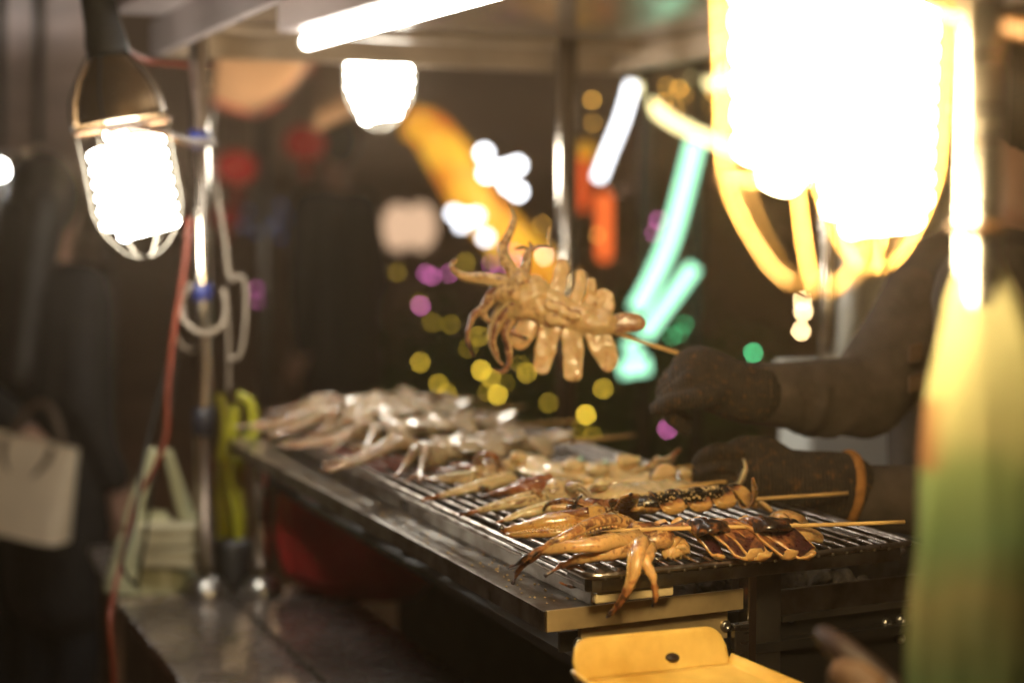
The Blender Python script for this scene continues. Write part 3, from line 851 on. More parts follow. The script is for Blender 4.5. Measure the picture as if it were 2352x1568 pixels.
# --- the far group, pale and wet
def far_squid(label, head, tail, tip, seed, n_arm=9, lift=.012):
    r = random.Random(seed)
    h, t = rk(*head, lift), rk(*tail, lift)
    s = squid(label, rk(*head, 0))
    m = M['sq_raw']
    skewer(s, h.lerp(t, .2), rk(*tip, lift + .002), .0023)
    ax = unit(t - h); sd = Vector((-ax.y, ax.x, 0))
    lump(s, 'head', h, .030, .024, .018, m, .08, .35)
    L = (t - h).length
    q, ww, tt = resample([h + ax * .02, h.lerp(t, .3) + Z * .006, h.lerp(t, .65) + Z * .004, t], 22, [.016, .032, .034, .030, .010], [.010, .014, .013, .012, .005])
    MB().loft(q, ww, tt, n=24, rough=.010, rs=45, ch=.03, sk=.12).build('mantle', m, s)
    for k in range(4):
        c = h.lerp(t, .2 + .2 * k)
        d = -1 if k % 2 else 1
        for d in (-1, 1):
            e = sd * d
            petal(s, [c + e * .012 + Z * .010, c + e * .028 + Z * .014, c + e * .044 + Z * r.uniform(.004, .018), c + e * .056 + Z * r.uniform(-.004, .022)], r.uniform(.012, .017), .0035, ax, m, ch=.05, sk=.15, camber=r.uniform(-.2, .3), tipw=.7, seg=12)
    petal(s, [t - ax * .03 + Z * .004, t + Z * .008, t + ax * .03 + sd * .015 + Z * r.uniform(.005, .03)], .018, .004, sd, m, ch=.1, sk=.3, name='fin', seg=12)
    petal(s, [t - ax * .03 + Z * .004, t - sd * .01 + Z * .006, t + ax * .025 - sd * .025 + Z * r.uniform(.0, .02)], .016, .004, sd, m, ch=.1, sk=.3, name='fin', seg=12)
    for k in range(n_arm):
        a = math.radians(-62 + 124 * k / (n_arm - 1) + r.uniform(-8, 8))
        d = -ax * math.cos(a) + sd * math.sin(a)
        b = sd * math.cos(a) + ax * math.sin(a)
        ln = r.uniform(.07, .125)
        c = r.uniform(-.035, .035)
        up_ = r.uniform(.0, .02)
        tentacle(s, [h + d * .015 + Z * .003, h + d * .045 + b * c * .2 + Z * (.004 + up_), h + d * (.045 + ln * .5) + b * c * .7 + Z * (-.004 + up_ * .4), h + d * (.045 + ln) + b * c * 1.5 - Z * .007], r.uniform(.0070, .0105), .0016, (.08, .16, .4), .36, suck=(Z if k % 2 else -Z) + NEAR * .4, m=m, seg=16)
    return s
far_squid('wet pale squid with arms curling over the rack rail, nearest of the uncooked group', (985, 1045), (1255, 1018), (1458, 999), 3, 10)
far_squid('pale uncooked squid second in the far group, skewer ending by the pole', (880, 1000), (1130, 975), (1330, 966), 5)
far_squid('pale uncooked squid third in the far group with smooth rounded mantle', (800, 968), (1030, 940), (1205, 933), 9)
far_squid('farthest pale uncooked squid at the back end of the rack', (800, 938), (1000, 922), (1120, 916), 12, 8)

# --- the squid being held up
HD = 1.85
sh = thing('held_squid', 'golden scored squid on a skewer held up by a gloved hand', 'grilled squid', at(1260, 740, HD) - Z * .12)
mh = M['sq_held']
def H(pts): return [at(*c5(p[0], p[1]), HD + (p[2] if len(p) > 2 else 0)) for p in pts]
skewer(sh, at(*c5(500, 800), HD), at(*c5(2080, 1300), HD + .02), .0026)
Th = lambda pts, r0, **k: tentacle(sh, H(pts), r0, m=mh, **k)
DN = Vector((0, -.4, -1))
Th([(660, 720), (590, 560), (545, 470), (545, 380), (595, 280), (635, 180), (615, 85), (580, 30)], .0092, ch=(.0, .15, .7), sk=.3, suck=Vector((1, -.3, 0)), seg=26)
Th([(720, 700), (730, 580), (755, 470), (775, 420), (850, 390), (945, 402)], .0085, ch=(.0, .35, .9), sk=.35)
Th([(770, 425), (730, 395), (690, 400), (648, 412)], .0028, ch=(.7, .8, .9), sk=.6)
Th([(800, 405), (780, 375), (765, 350)], .0025, ch=(.7, .8, .9), sk=.6)
Th([(948, 410), (930, 330), (938, 230)], .0022, ch=(.1, .1, .1), sk=.1)
Th([(640, 690), (500, 668), (380, 650), (240, 640), (150, 595), (118, 540), (170, 490)], .0098, ch=(.0, .15, .8), sk=.3, suck=Vector((0, -.3, -1)), seg=24)
Th([(600, 760), (480, 800), (400, 890), (310, 960), (258, 1080), (255, 1190), (302, 1310)], .0080, ch=(.05, .2, .7), sk=.55, seg=22)
Th([(640, 860), (540, 960), (480, 1080), (465, 1200), (500, 1310), (545, 1385)], .0105, ch=(.1, .2, .45), sk=.55, suck=Vector((-1, -.3, -.2)), seg=24)
Th([(690, 860), (610, 990), (570, 1110), (600, 1250), (600, 1360), (545, 1440), (455, 1415)], .0080, ch=(.05, .15, .8), sk=.5, seg=24)
Th([(720, 880), (660, 960), (600, 1050), (560, 1080), (640, 1110), (760, 1165)], .0062, ch=(.05, .15, .8), sk=.5)
Th([(570, 760), (470, 770), (400, 870), (390, 960), (460, 1025), (520, 1010)], .0080, ch=(.1, .25, .4), sk=.5, suck=DN)
Th([(640, 1300), (600, 1390), (665, 1440)], .0022, ch=(.6, .8, .9), sk=.5)
lump(sh, 'head', at(*c5(670, 770), HD), .022, .018, .025, mh, .18, .40, rough=.9, rs=60)
lump(sh, 'collar', at(*c5(790, 830), HD), .027, .016, .024, mh, .12, .15, rough=.9, rs=60)
bq, bw, bt = resample(H([(740, 810), (900, 890), (1080, 950), (1260, 1000), (1420, 1030), (1540, 1045)]), 24, [.017, .020, .019, .017, .013, .007], [.012, .012, .011, .010, .009, .006])
MB().loft(bq, bt, bw, side=Vector((0, 1, 0)), n=24, rough=.006, rs=75, ch=.12, sk=.08).build('mantle', mh, sh)
AX = unit(at(*c5(1540, 1045), HD) - at(*c5(760, 810), HD))
Ph = lambda pts, w, **k: petal(sh, H(pts), w * 1.04, .0023, AX, mh, rough=.0022, **k)
rim = lambda u, a: .02 + .5 * max(0, u - .75) * 2 + (.28 if abs(math.cos(a)) < .35 and math.sin(a) < 0 else 0) + (.22 if abs(math.cos(a)) > .93 else 0)
Ph([(950, 900), (985, 780), (1025, 640), (1040, 510)], .0092, ch=rim, tipw=.55, camber=.2)
Ph([(1110, 920), (1160, 810), (1195, 700), (1185, 600)], .0074, ch=rim, tipw=.7, camber=.25)
Ph([(1215, 940, .01), (1265, 850, .01), (1290, 760, .01), (1285, 665, .01)], .0058, ch=rim, tipw=.7)
Ph([(960, 960), (930, 1120), (895, 1290), (865, 1420)], .0125, ch=rim, tipw=.72, camber=.12)
Ph([(1115, 1000), (1130, 1170), (1135, 1330), (1135, 1475)], .0125, ch=rim, tipw=.85, camber=.12)
Ph([(790, 900, .01), (760, 1050, .01), (700, 1150, .01), (680, 1220, .01)], .0120, ch=rim, tipw=.7, seg=12)
Ph([(1290, 1020), (1340, 1130), (1400, 1270), (1440, 1400)], .0145, ch=lambda u: .02 + .6 * max(0, u - .7) * 2, sk=.1, tipw=.6, camber=.1)
Ph([(1330, 1000, .014), (1370, 920, .014), (1390, 840, .014), (1370, 780, .014)], .0135, ch=.14, sk=.35, name='fin', tipw=.7)
Ph([(870, 850, .01), (850, 760, .01), (820, 690, .01), (790, 640, .01)], .0100, ch=rim, tipw=.6, seg=12)
petal(sh, H([(1450, 1045), (1540, 1035), (1630, 1020), (1720, 1040)]), .0125, .004, unit(upv - rt * .2), mh, ch=.48, sk=.6, name='fin')
for pts_ in (((900, 860), (1000, 900), (1100, 935)), ((900, 985), (1010, 1010), (1100, 1030)), ((1010, 925), (1100, 955), (1200, 985))):
    a_, = resample([at(*c5(x, y), HD - .012) for x, y in pts_], 8)
    MB().loft(a_, [.003, .0062, .0075, .0075, .007, .0065, .005, .003], [.0045] * 8, side=Vector((0, 0, 1)), n=12, ch=lambda u, a: .35 if abs(math.cos(a)) > .8 else .02, rough=.004, rs=90).build('score_ridge', mh, sh)

# ------------------------------------------------------------------ caged lamps
M['wire_bronze'] = mat('bronze cage wire', (.62, .36, .10), .4, .4, .2, 30)
def caged_lamp(label, apex, lean, sc, glow_m, coil=1.0, yaw=0.0, h0=.036, tall=1.0, taper=7.0):
    """Hanging work lamp: rubber grip, half-open bronze shade, wire basket, spiral bulb. apex = lowest point of the basket."""
    lp = thing('work_lamp', label, 'lamp', apex, 'lamps hung from the cart')
    ax = unit(lean)
    e1 = unit(ax.cross(Vector((math.sin(yaw), math.cos(yaw), 0)))); e2 = ax.cross(e1)
    def L(x, y, h): return Vector(apex) + (e1 * x + e2 * y + ax * h * tall) * sc
    def ring(r, h, n=28): return [L(r * math.cos(2 * math.pi * k / n), r * math.sin(2 * math.pi * k / n), h) for k in range(n + 1)]
    # cage
    MB().tube(ring(.062, .062), .0018 * sc, 6).build('cage_ring', M['wire_bronze' if glow_m is M['cfl_warm'] else 'wire'], lp)
    for k in range(6):
        a = 2 * math.pi * k / 6 + .3
        c_, s_ = math.cos(a), math.sin(a)
        MB().tube([L(.066 * c_, .066 * s_, .195), L(.064 * c_, .064 * s_, .12), L(.062 * c_, .062 * s_, .062), L(.034 * c_, .034 * s_, .016), L(.008 * c_, .008 * s_, 0)], .0013 * sc, 6, seg=14).build('cage_wire', M['wire_bronze' if glow_m is M['cfl_warm'] else 'wire'], lp)
    MB().tube(ring(.068, .193), .0035 * sc, 8).build('cage_collar', M['orange_band'], lp)
    # half shade and grip
    sh_ = MB()
    def shf(u, v):
        a = math.pi * (0.05 + 1.9 * u) + .5
        pr = [(.066, .200), (.062, .232), (.050, .262), (.034, .285), (.024, .300)]
        t = v * 4; j = min(int(t), 3); w_ = t - j
        r = pr[j][0] * (1 - w_) + pr[j + 1][0] * w_; h = pr[j][1] * (1 - w_) + pr[j + 1][1] * w_
        return L(r * math.cos(a), r * math.sin(a), h)
    sh_.grid(shf, 30, 12, .0012).build('shade', M['shade'], lp)
    for k in range(5):
        a = 2 * math.pi * k / 5 + .2
        c_, s_ = math.cos(a), math.sin(a)
        MB().tube([L(.070 * c_, .070 * s_, .195), L(.067 * c_, .067 * s_, .235), L(.050 * c_, .050 * s_, .268), L(.03 * c_, .03 * s_, .298)], .0016 * sc, 6, seg=10).build('guard_wire', M['rubber'], lp)
    gp = MB().lathe(L(0, 0, .3) - ax * .3 * sc, [(.001 * sc, .288 * sc), (.030 * sc, .288 * sc), (.031 * sc, .31 * sc), (.026 * sc, .34 * sc), (.0235 * sc, .40 * sc), (.024 * sc, .44 * sc), (.018 * sc, .46 * sc), (.001, .462 * sc)], 20, ax)
    gp.build('grip', M['rubber'], lp)
    # bulb
    MB().lathe(L(0, 0, .19) - ax * .19 * sc, [(.001, .25 * sc), (.022 * sc, .25 * sc), (.027 * sc, .225 * sc), (.027 * sc, .205 * sc), (.018 * sc, .19 * sc), (.001, .188 * sc)], 18, ax).build('bulb_base', M['porcelain'], lp)
    h1, turns = .170, (.170 - h0) * tall / .0197
    pts = []
    n = 210
    for k in range(n + 1):
        u = k / n
        a = 2 * math.pi * turns * u
        r = .043 * coil * min(1, .50 + u * taper)
        pts.append(L(r * math.cos(a), r * math.sin(a), h0 + (h1 - h0) * u))
    pts += [L(.020, 0, .182), L(.014, 0, .192)]
    MB().tube(pts, .0078 * sc, 8).build('spiral_tube', glow_m, lp)
    MB().tube([L(0, .018, .168), L(0, .016, .195)], .008 * sc, 8).build('tube_leg', glow_m, lp)
    return lp
caged_lamp('cool white caged work lamp hanging left of the steel pole', at(338, 592, 2.22), Vector((-.16, -.05, 1)), .97, M['cfl_cool'], 1.12)
caged_lamp('cool white caged lamp under the far edge of the roof', at(872, 298, 2.95), Vector((0, 0, 1)), 1.0, M['cfl_cool'], 1.22, .4, .020, 1.0, 1.3)
caged_lamp('large glaring warm lamp closest to the camera, in front of the other warm one', at(1880, 672, .86), Vector((-.03, .02, 1)), .85, M['cfl_warm'], .98, .8, .062, 1.2)
caged_lamp('glaring warm lamp partly hidden behind the closest one', at(2005, 625, 1.0), Vector((.02, .0, 1)), .66, M['cfl_warm'], 1.0, .2, .028, 1.5)

# ------------------------------------------------------------------ cables
def cable(name, label, pts, r, m, seg=40):
    return tag(MB().tube(pts, r * .78, 8, seg=seg).build(name, m), label, 'cable', 'cables along the pole')
D1 = 2.48
cable('orange_cable', 'orange cable swooping from the lamp grip to the pole top', [at(232, -20, 2.2), at(255, 60, 2.2), at(290, 112, 2.25), at(345, 140, 2.4), at(425, 148, 2.5), at(490, 152, 2.53)], .0052, M['orange_cable'])
cable('orange_cable', 'long orange cable hanging down beside the pole to the ground', [at(436, 500, D1), at(426, 600, D1), at(412, 690, D1), at(398, 780, D1), at(386, 900, D1), at(382, 1000, D1), at(352, 1080, D1), at(312, 1150, D1), at(286, 1260, 2.45), at(262, 1360, 2.4), at(252, 1430, 2.35), at(262, 1568, 2.35), at(262, 1800, 2.35)], .0056, M['orange_cable'], 60)
cable('black_cable', 'thin black cable hanging left of the orange one', [at(420, 640, 2.52), at(398, 790, 2.52), at(360, 930, 2.52), at(330, 1060, 2.5), at(308, 1200, 2.45), at(282, 1300, 2.42), at(320, 1352, 2.5)], .004, M['black_cable'], 40)
cable('black_cable', 'thin black cable hanging right of the orange one', [at(420, 700, 2.54), at(402, 850, 2.54), at(388, 960, 2.54), at(352, 1100, 2.5), at(335, 1230, 2.5), at(312, 1352, 2.55)], .004, M['black_cable'], 40)
cable('white_cable', 'dusty white cable coiled in a ring around the pole', [at(440, 650, 2.50), at(420, 690, 2.49), at(424, 735, 2.48), at(462, 765, 2.48), at(505, 752, 2.50), at(520, 710, 2.52), at(512, 665, 2.54)], .0052, M['white_cable'])
cable('white_cable', 'white cable hanging right of the pole with a long loop', [at(492, 250, 2.55), at(488, 360, 2.55), at(506, 480, 2.55), at(518, 560, 2.55), at(530, 640, 2.55), at(552, 632, 2.55), at(566, 670, 2.55), at(560, 780, 2.55), at(545, 822, 2.55), at(520, 818, 2.55)], .0045, M['white_cable'])
cable('white_cable', 'thin straight white cable falling behind the pole', [at(516, 660, 2.6), at(524, 760, 2.6), at(526, 900, 2.6)], .0042, M['white_cable'], 12)
cable('white_cable', 'short end of white cable curling left of the pole', [at(412, 720, 2.5), at(400, 752, 2.5), at(415, 790, 2.5), at(440, 808, 2.52)], .0042, M['white_cable'], 16)
tie = tag(MB().tube([at(250, 302, 2.16), at(300, 290, 2.15), at(370, 305, 2.2), at(430, 325, 2.4), at(490, 328, 2.51)], .0065, 8, seg=20).build('lamp_tie', M['orange_band']), 'orange strap tying the left lamp to the pole', 'strap')

# ------------------------------------------------------------------ bags and tubs around the left pole
table = thing('side_table', 'low steel side table behind the counter', 'table', onz(330, 1330, 0))
tz = .745
q0, q1, q2 = onz(205, 1255, tz), onz(268, 1382, tz), onz(640, 1345, tz)
tb = MB().box(q0, q1 - q0, (q2 - q1), Z * -.018); tb.build('table_top', M['counter'], table, smooth=False, bevel=.003)
for f0 in (.05, .92):
    for f1 in (.05, .92):
        c = q0 + (q1 - q0) * f0 + (q2 - q1) * f1
        MB().box(c - Z * (tz - .0), (.022, 0, 0), (0, .022, 0), Z * (tz - .0185)).build('leg', M['steel_dark'], table, smooth=False)

pb = thing('plastic_bag', 'milky yellow takeaway bag with twisted handles behind the pole', 'plastic bag', onz(350, 1340, tz))
bc = at(345, 1340, 2.66)
def bagf(u, v):
    a = 2 * math.pi * u
    w_ = .078 * (1 - .62 * v ** 1.4) ; d_ = .055 * (1 - .7 * v)
    wob = 1 + .10 * noise.noise(Vector((math.cos(a) * 2, math.sin(a) * 2, v * 4)))
    return Vector((bc.x + math.cos(a) * w_ * wob, bc.y + math.sin(a) * d_ * wob, .748 + v * .13))
MB().grid(bagf, 36, 18).build('bag_body', M['film'], pb)
for x0, x1, x2 in ((300, 318, 345), (440, 415, 385)):
    hp, hw = resample([at(x0, 1215, 2.64), at(x1, 1140, 2.64), at(x2 + 4, 1050, 2.63), at(x2, 1030, 2.63)], 14, [.016, .013, .008, .005])
    MB().loft(hp, hw, [.003] * 14, side=Vector((1, 0, 0)), n=10).build('handle', M['film'], pb)
for k, (y0, y1) in enumerate(((1305, 1262), (1255, 1215))):
    bxx = thing('takeaway_box', ['pale takeaway box at the bottom of the plastic bag', 'pale takeaway box stacked on the other in the bag'][k], 'box', at(360, y0 + 20, 2.60))
    c0 = at(318, y0, 2.585)
    MB().box(c0, (.09, 0, 0), (0, .055, 0), (0, 0, .026)).build('box_body', M['box'], bxx, smooth=False, bevel=.004)
    MB().box(c0 + Vector((-.003, -.003, .0262)), (.096, 0, 0), (0, .061, 0), (0, 0, .006)).build('lid', M['box'], bxx, smooth=False, bevel=.002)

lb = thing('lime_bag', 'lime yellow plastic bag hooked on the pole behind the tray', 'plastic bag', at(530, 1240, 2.66))
MB().grid(lambda u, v: at(500 + 62 * u + 4 * math.sin(v * 7), 1245 - 200 * v, 2.66 + .02 * math.sin(u * 6 + v * 3)), 16, 16, .002).build('bag_body', M['lime'], lb)
for pts, w_ in (([(500, 905), (512, 935), (516, 985), (505, 1060)], .008), ([(545, 905), (572, 920), (582, 955), (575, 985)], .008), ([(540, 930), (538, 970), (532, 1020), (530, 1060)], .0075), ([(570, 970), (588, 985), (575, 1008), (560, 1000)], .008)):
    hp, hw = resample([at(x, y, 2.63) for x, y in pts], 14, [w_ * .8, w_, w_, w_ * .8])
    MB().loft(hp, hw, [.0025] * 14, side=Vector((1, 0, 0)), n=8).build('handle', M['lime'], lb)

jar = tag(MB().lathe(onz(535, 1345, .7535), [(0, .001), (.030, .001), (.032, .006), (.031, .07), (.028, .078), (0, .08)], 22).build('grey_tub', M['pot_grey']), 'dark grey tub below the lime bag on the counter', 'tub')

rb = MB()
rc = onz(975, 1330, .82) + VA * .25
def redf(u, v):
    a = 2 * math.pi * u
    pr = [(.02, .0), (.09, .01), (.135, .05), (.15, .11), (.145, .2), (.13, .27)]
    t = v * 5; j = min(int(t), 4); w_ = t - j
    r = pr[j][0] * (1 - w_) + pr[j + 1][0] * w_; h = pr[j][1] * (1 - w_) + pr[j + 1][1] * w_
    r *= 1 + .10 * noise.noise(Vector((math.cos(a) * 1.6, math.sin(a) * 1.6, h * 9))) + .04 * math.sin(a * 9 + h * 30)
    return Vector((rc.x + r * math.cos(a) * 1.05, rc.y + r * math.sin(a) * .8, onz(975, 1440, .6).z * 0 + .735 + h))
rbt = thing('red_sack', 'crumpled red cloth sack hanging under the grill', 'bag', (rc.x, rc.y, .735))
rb.grid(redf, 60, 30).build('sack_body', M['red_cloth'], rbt)
MB().tube([Vector((rc.x, rc.y, 1.0)) + UA * -.05, Vector((rc.x, rc.y, .985)), Vector((rc.x, rc.y, 1.0)) + UA * .05], .004, 6, seg=8).build('tie', M['red_cloth'], rbt)

# ------------------------------------------------------------------ yellow tray and brush in front
yt = thing('yellow_tray', 'yellow plastic tray with a raised back holding a hole', 'tray', at(1600, 1600, 1.36) - Z * .05)
bl_, br_ = at(1322, 1524, 1.375), at(1672, 1488, 1.47)
ex = unit(br_ - bl_); ln = (br_ - bl_).length
ey = unit(Vector((ex.y, -ex.x, 0)))                    # towards the camera
upn = unit(Z - ey * .35)
def flange(u, v):
    x = u * ln
    rr = .022
    top = .026
    e = min(x, ln - x)
    h = top * (1 if e > rr else math.sqrt(max(0, 1 - ((rr - e) / rr) ** 2)) * .75 + .25)
    return bl_ + ex * x + upn * (-.012 + (h + .012) * v) - Z * .004
fl = MB(); fl.grid(flange, 44, 8, .0035); fl.build('back_rim', M['yellow_plastic'], yt)
def floor_(u, v):
    x = -.006 + (ln + .012 + v * .055) * u
    e = min(u, 1 - u)
    return bl_ + ex * x + ey * (v * .16) + Z * (-.016 - .03 * v + (.010 * max(0, 1 - e / .04)))
MB().grid(floor_, 40, 16, .0035).build('floor', M['yellow_plastic'], yt)
hole = at(1546, 1530, 1.41)
hc_ = bl_ + ex * ln * .62 + upn * .001 - Z * .004
hm_ = MB().sphere((0, 0, 0), 1, 16, 10, m=Matrix((ex * .0080, ey * .0046, upn * .0042)).transposed())
for v in hm_.v: v += hc_
hm_.build('hole', M['dark_wood'], yt)  # solid dark blob, its colour stands in for the shade inside the hole

br = thing('basting_brush', 'basting brush with reddish brown handle at the bottom edge', 'brush', at(1960, 1560, 1.12))
MB().tube([at(1885, 1452, 1.14), at(1930, 1490, 1.12), at(1990, 1540, 1.10), at(2060, 1600, 1.08)], [.006, .0105, .011, .010], 12, seg=14).build('handle', M['dark_wood'], br)
MB().tube([at(1925, 1545, 1.10), at(1960, 1560, 1.09), at(2010, 1600, 1.08)], [.011, .015, .016], 12, seg=10).build('bristle_block', M['tan_wood'], br)

# ------------------------------------------------------------------ near pole and printed bag on the right
np_ = thing('near_post', 'shiny steel post close to the camera at the right edge', 'post', (at(2245, 700, .93).x, at(2245, 700, .93).y, 0))
bx = at(2245, 700, .93)
MB().tube([(bx.x, bx.y, 0), (bx.x, bx.y, .8), (bx.x, bx.y, 1.66)], .0125, 24).build('post_tube', M['steel'], np_)
MB().lathe((bx.x, bx.y, 0), [(0, 0), (.05, .001), (.05, .008), (.0126, .012)], 20).build('foot_plate', M['steel'], np_)
cable('lit_orange_cable', 'cable with orange lamp light in its colour, across the top right corner', [at(2030, -40, .98), at(2150, 15, .95), at(2260, 45, .92), at(2380, 75, .9)], .006, M['orange_band'], 16)  # orange lamp light on the cable is put into its colour

def print_mat():
    m = mat('printed plastic', (.6, .5, .2), .3, 0, .1, 8, .25, 16)
    nt = m.node_tree; L = nt.links.new
    bs = nt.nodes['Principled BSDF']
    tc = nt.nodes['Texture Coordinate']
    sep = nt.nodes.new('ShaderNodeSeparateXYZ')
    nz = nt.nodes.new('ShaderNodeTexNoise'); nz.inputs['Scale'].default_value = 17; nz.inputs['Detail'].default_value = 1.5
    L(tc.outputs['Object'], nz.inputs['Vector']); L(tc.outputs['Object'], sep.inputs[0])
    ad = nt.nodes.new('ShaderNodeMath'); ad.operation = 'MULTIPLY_ADD'
    L(nz.outputs['Fac'], ad.inputs[0]); ad.inputs[1].default_value = .06; L(sep.outputs['Z'], ad.inputs[2])
    cr = nt.nodes.new('ShaderNodeValToRGB')
    mr = nt.nodes.new('ShaderNodeMapRange'); mr.inputs['From Min'].default_value = 0; mr.inputs['From Max'].default_value = .36
    L(ad.outputs[0], mr.inputs['Value']); L(mr.outputs[0], cr.inputs['Fac'])
    el = cr.color_ramp.elements
    el[0].position = .0; el[0].color = (.38, .38, .20, 1)
    el[1].position = 1; el[1].color = (.80, .74, .55, 1)
    for p, c in ((.15, (.25, .36, .18)), (.30, (.44, .40, .20)), (.42, (.26, .38, .18)), (.52, (.30, .38, .16)), (.60, (.60, .57, .28)), (.80, (.66, .62, .34))):
        e = el.new(p); e.color = (*c, 1)
    n2 = nt.nodes.new('ShaderNodeTexNoise'); n2.inputs['Scale'].default_value = 26; n2.inputs['Detail'].default_value = 1
    L(tc.outputs['Object'], n2.inputs['Vector'])
    # red printed block on the left flank
    gx = nt.nodes.new('ShaderNodeMapRange'); gx.interpolation_type = 'SMOOTHSTEP'
    gx.inputs['From Min'].default_value = -.016; gx.inputs['From Max'].default_value = -.036
    L(sep.outputs['X'], gx.inputs['Value'])
    gz = nt.nodes.new('ShaderNodeMapRange'); gz.interpolation_type = 'SMOOTHSTEP'
    gz.inputs['From Min'].default_value = .155; gz.inputs['From Max'].default_value = .165; L(sep.outputs['Z'], gz.inputs['Value'])
    gz2 = nt.nodes.new('ShaderNodeMapRange'); gz2.interpolation_type = 'SMOOTHSTEP'
    gz2.inputs['From Min'].default_value = .205; gz2.inputs['From Max'].default_value = .198; L(sep.outputs['Z'], gz2.inputs['Value'])
    mm = nt.nodes.new('ShaderNodeMath'); mm.operation = 'MULTIPLY'; L(gx.outputs[0], mm.inputs[0]); L(gz.outputs[0], mm.inputs[1])
    m3_ = nt.nodes.new('ShaderNodeMath'); m3_.operation = 'MULTIPLY'; L(mm.outputs[0], m3_.inputs[0]); L(gz2.outputs[0], m3_.inputs[1])
    mx = nt.nodes.new('ShaderNodeMix'); mx.data_type = 'RGBA'
    L(m3_.outputs[0], mx.inputs[0]); L(cr.outputs['Color'], mx.inputs[6]); mx.inputs[7].default_value = (.42, .15, .075, 1)
    L(mx.outputs[2], bs.inputs['Base Color'])
    tl_ = nt.nodes.new('ShaderNodeBsdfTranslucent'); L(mx.outputs[2], tl_.inputs['Color'])
    ms = nt.nodes.new('ShaderNodeMixShader'); ms.inputs[0].default_value = .45
    L(bs.outputs[0], ms.inputs[1]); L(tl_.outputs[0], ms.inputs[2])
    L(ms.outputs[0], nt.nodes['Material Output'].inputs['Surface'])
    return m
prof = [(1700, 176, 2290), (1560, 176, 2290), (1400, 176, 2290), (1250, 172, 2288), (1100, 160, 2282), (900, 138, 2275), (780, 112, 2268), (700, 86, 2260), (620, 52, 2250), (560, 36, 2246), (500, 33, 2245), (440, 42, 2245)]
BD = .93
def pbag(u, v):
    t = v * (len(prof) - 1); j = min(int(t), len(prof) - 2); w_ = t - j
    y, hw, cx = (prof[j][i] * (1 - w_) + prof[j + 1][i] * w_ for i in range(3))
    c = at(cx, y, BD)
    a = 2 * math.pi * u
    r = hw / F * BD
    r *= 1 + .025 * math.sin(a * 7 + v * 5) + .10 * noise.noise(Vector((math.cos(a) * 3, math.sin(a) * 3, v * 6)))
    return Vector((c.x + r * math.cos(a), bx.y + r * .55 * math.sin(a) - .0, c.z))
pbg = thing('printed_bag', 'printed yellow and green plastic bag tied to the near post', 'plastic bag', (bx.x, bx.y, at(2250, 1700, BD).z))
MB().grid(pbag, 64, 60).build('bag_body', print_mat(), pbg)
MB().tube([Vector((bx.x + .0165 * math.cos(k * math.pi / 6), bx.y + .0165 * math.sin(k * math.pi / 6), at(2245, 520, BD).z)) for k in range(13)], .002, 6).build('tie', M['orange_band'], pbg)

# ------------------------------------------------------------------ people
def fingers(b, wrist, palm, d, n, s, curl, spread=.08, k=1.0, thumb=1, tcurl=.5):
    """Palm capsules and five fingers. d = finger direction, n = back of the hand, s = towards the thumb."""
    d, n, s = unit(d), unit(n), unit(s)
    for i, off in enumerate((.030, .010, -.010, -.028)):
        b.cap(wrist + s * off * .6 * k, palm + s * off * k, .0125 * k, .0115 * k)
    for i, (off, ln) in enumerate(((.030, .92), (.010, 1.0), (-.010, .95), (-.028, .76))):
        p = palm + s * off * k
        dd = unit(d + s * spread * (1.5 - i))
        a = 0
        for j, (sl, r) in enumerate(((.044, .0098), (.027, .0090), (.021, .0082))):
            a += curl[j]
            v = dd * math.cos(a) - n * math.sin(a)
            q_ = p + v * sl * ln * k
            b.cap(p, q_, r * k, r * .92 * k, 10)
            p = q_
    p = wrist + s * .026 * k + d * .018 * k
    a = .7
    for j, (sl, r) in enumerate(((.038, .0125), (.030, .0105), (.024, .0095))):
        v = unit(d * math.cos(a) + s * math.sin(a) - n * (.25 + tcurl * j * .5))
        q_ = p + v * sl * k
        b.cap(p, q_, r * k, r * .92 * k, 10)
        p = q_
        a -= tcurl

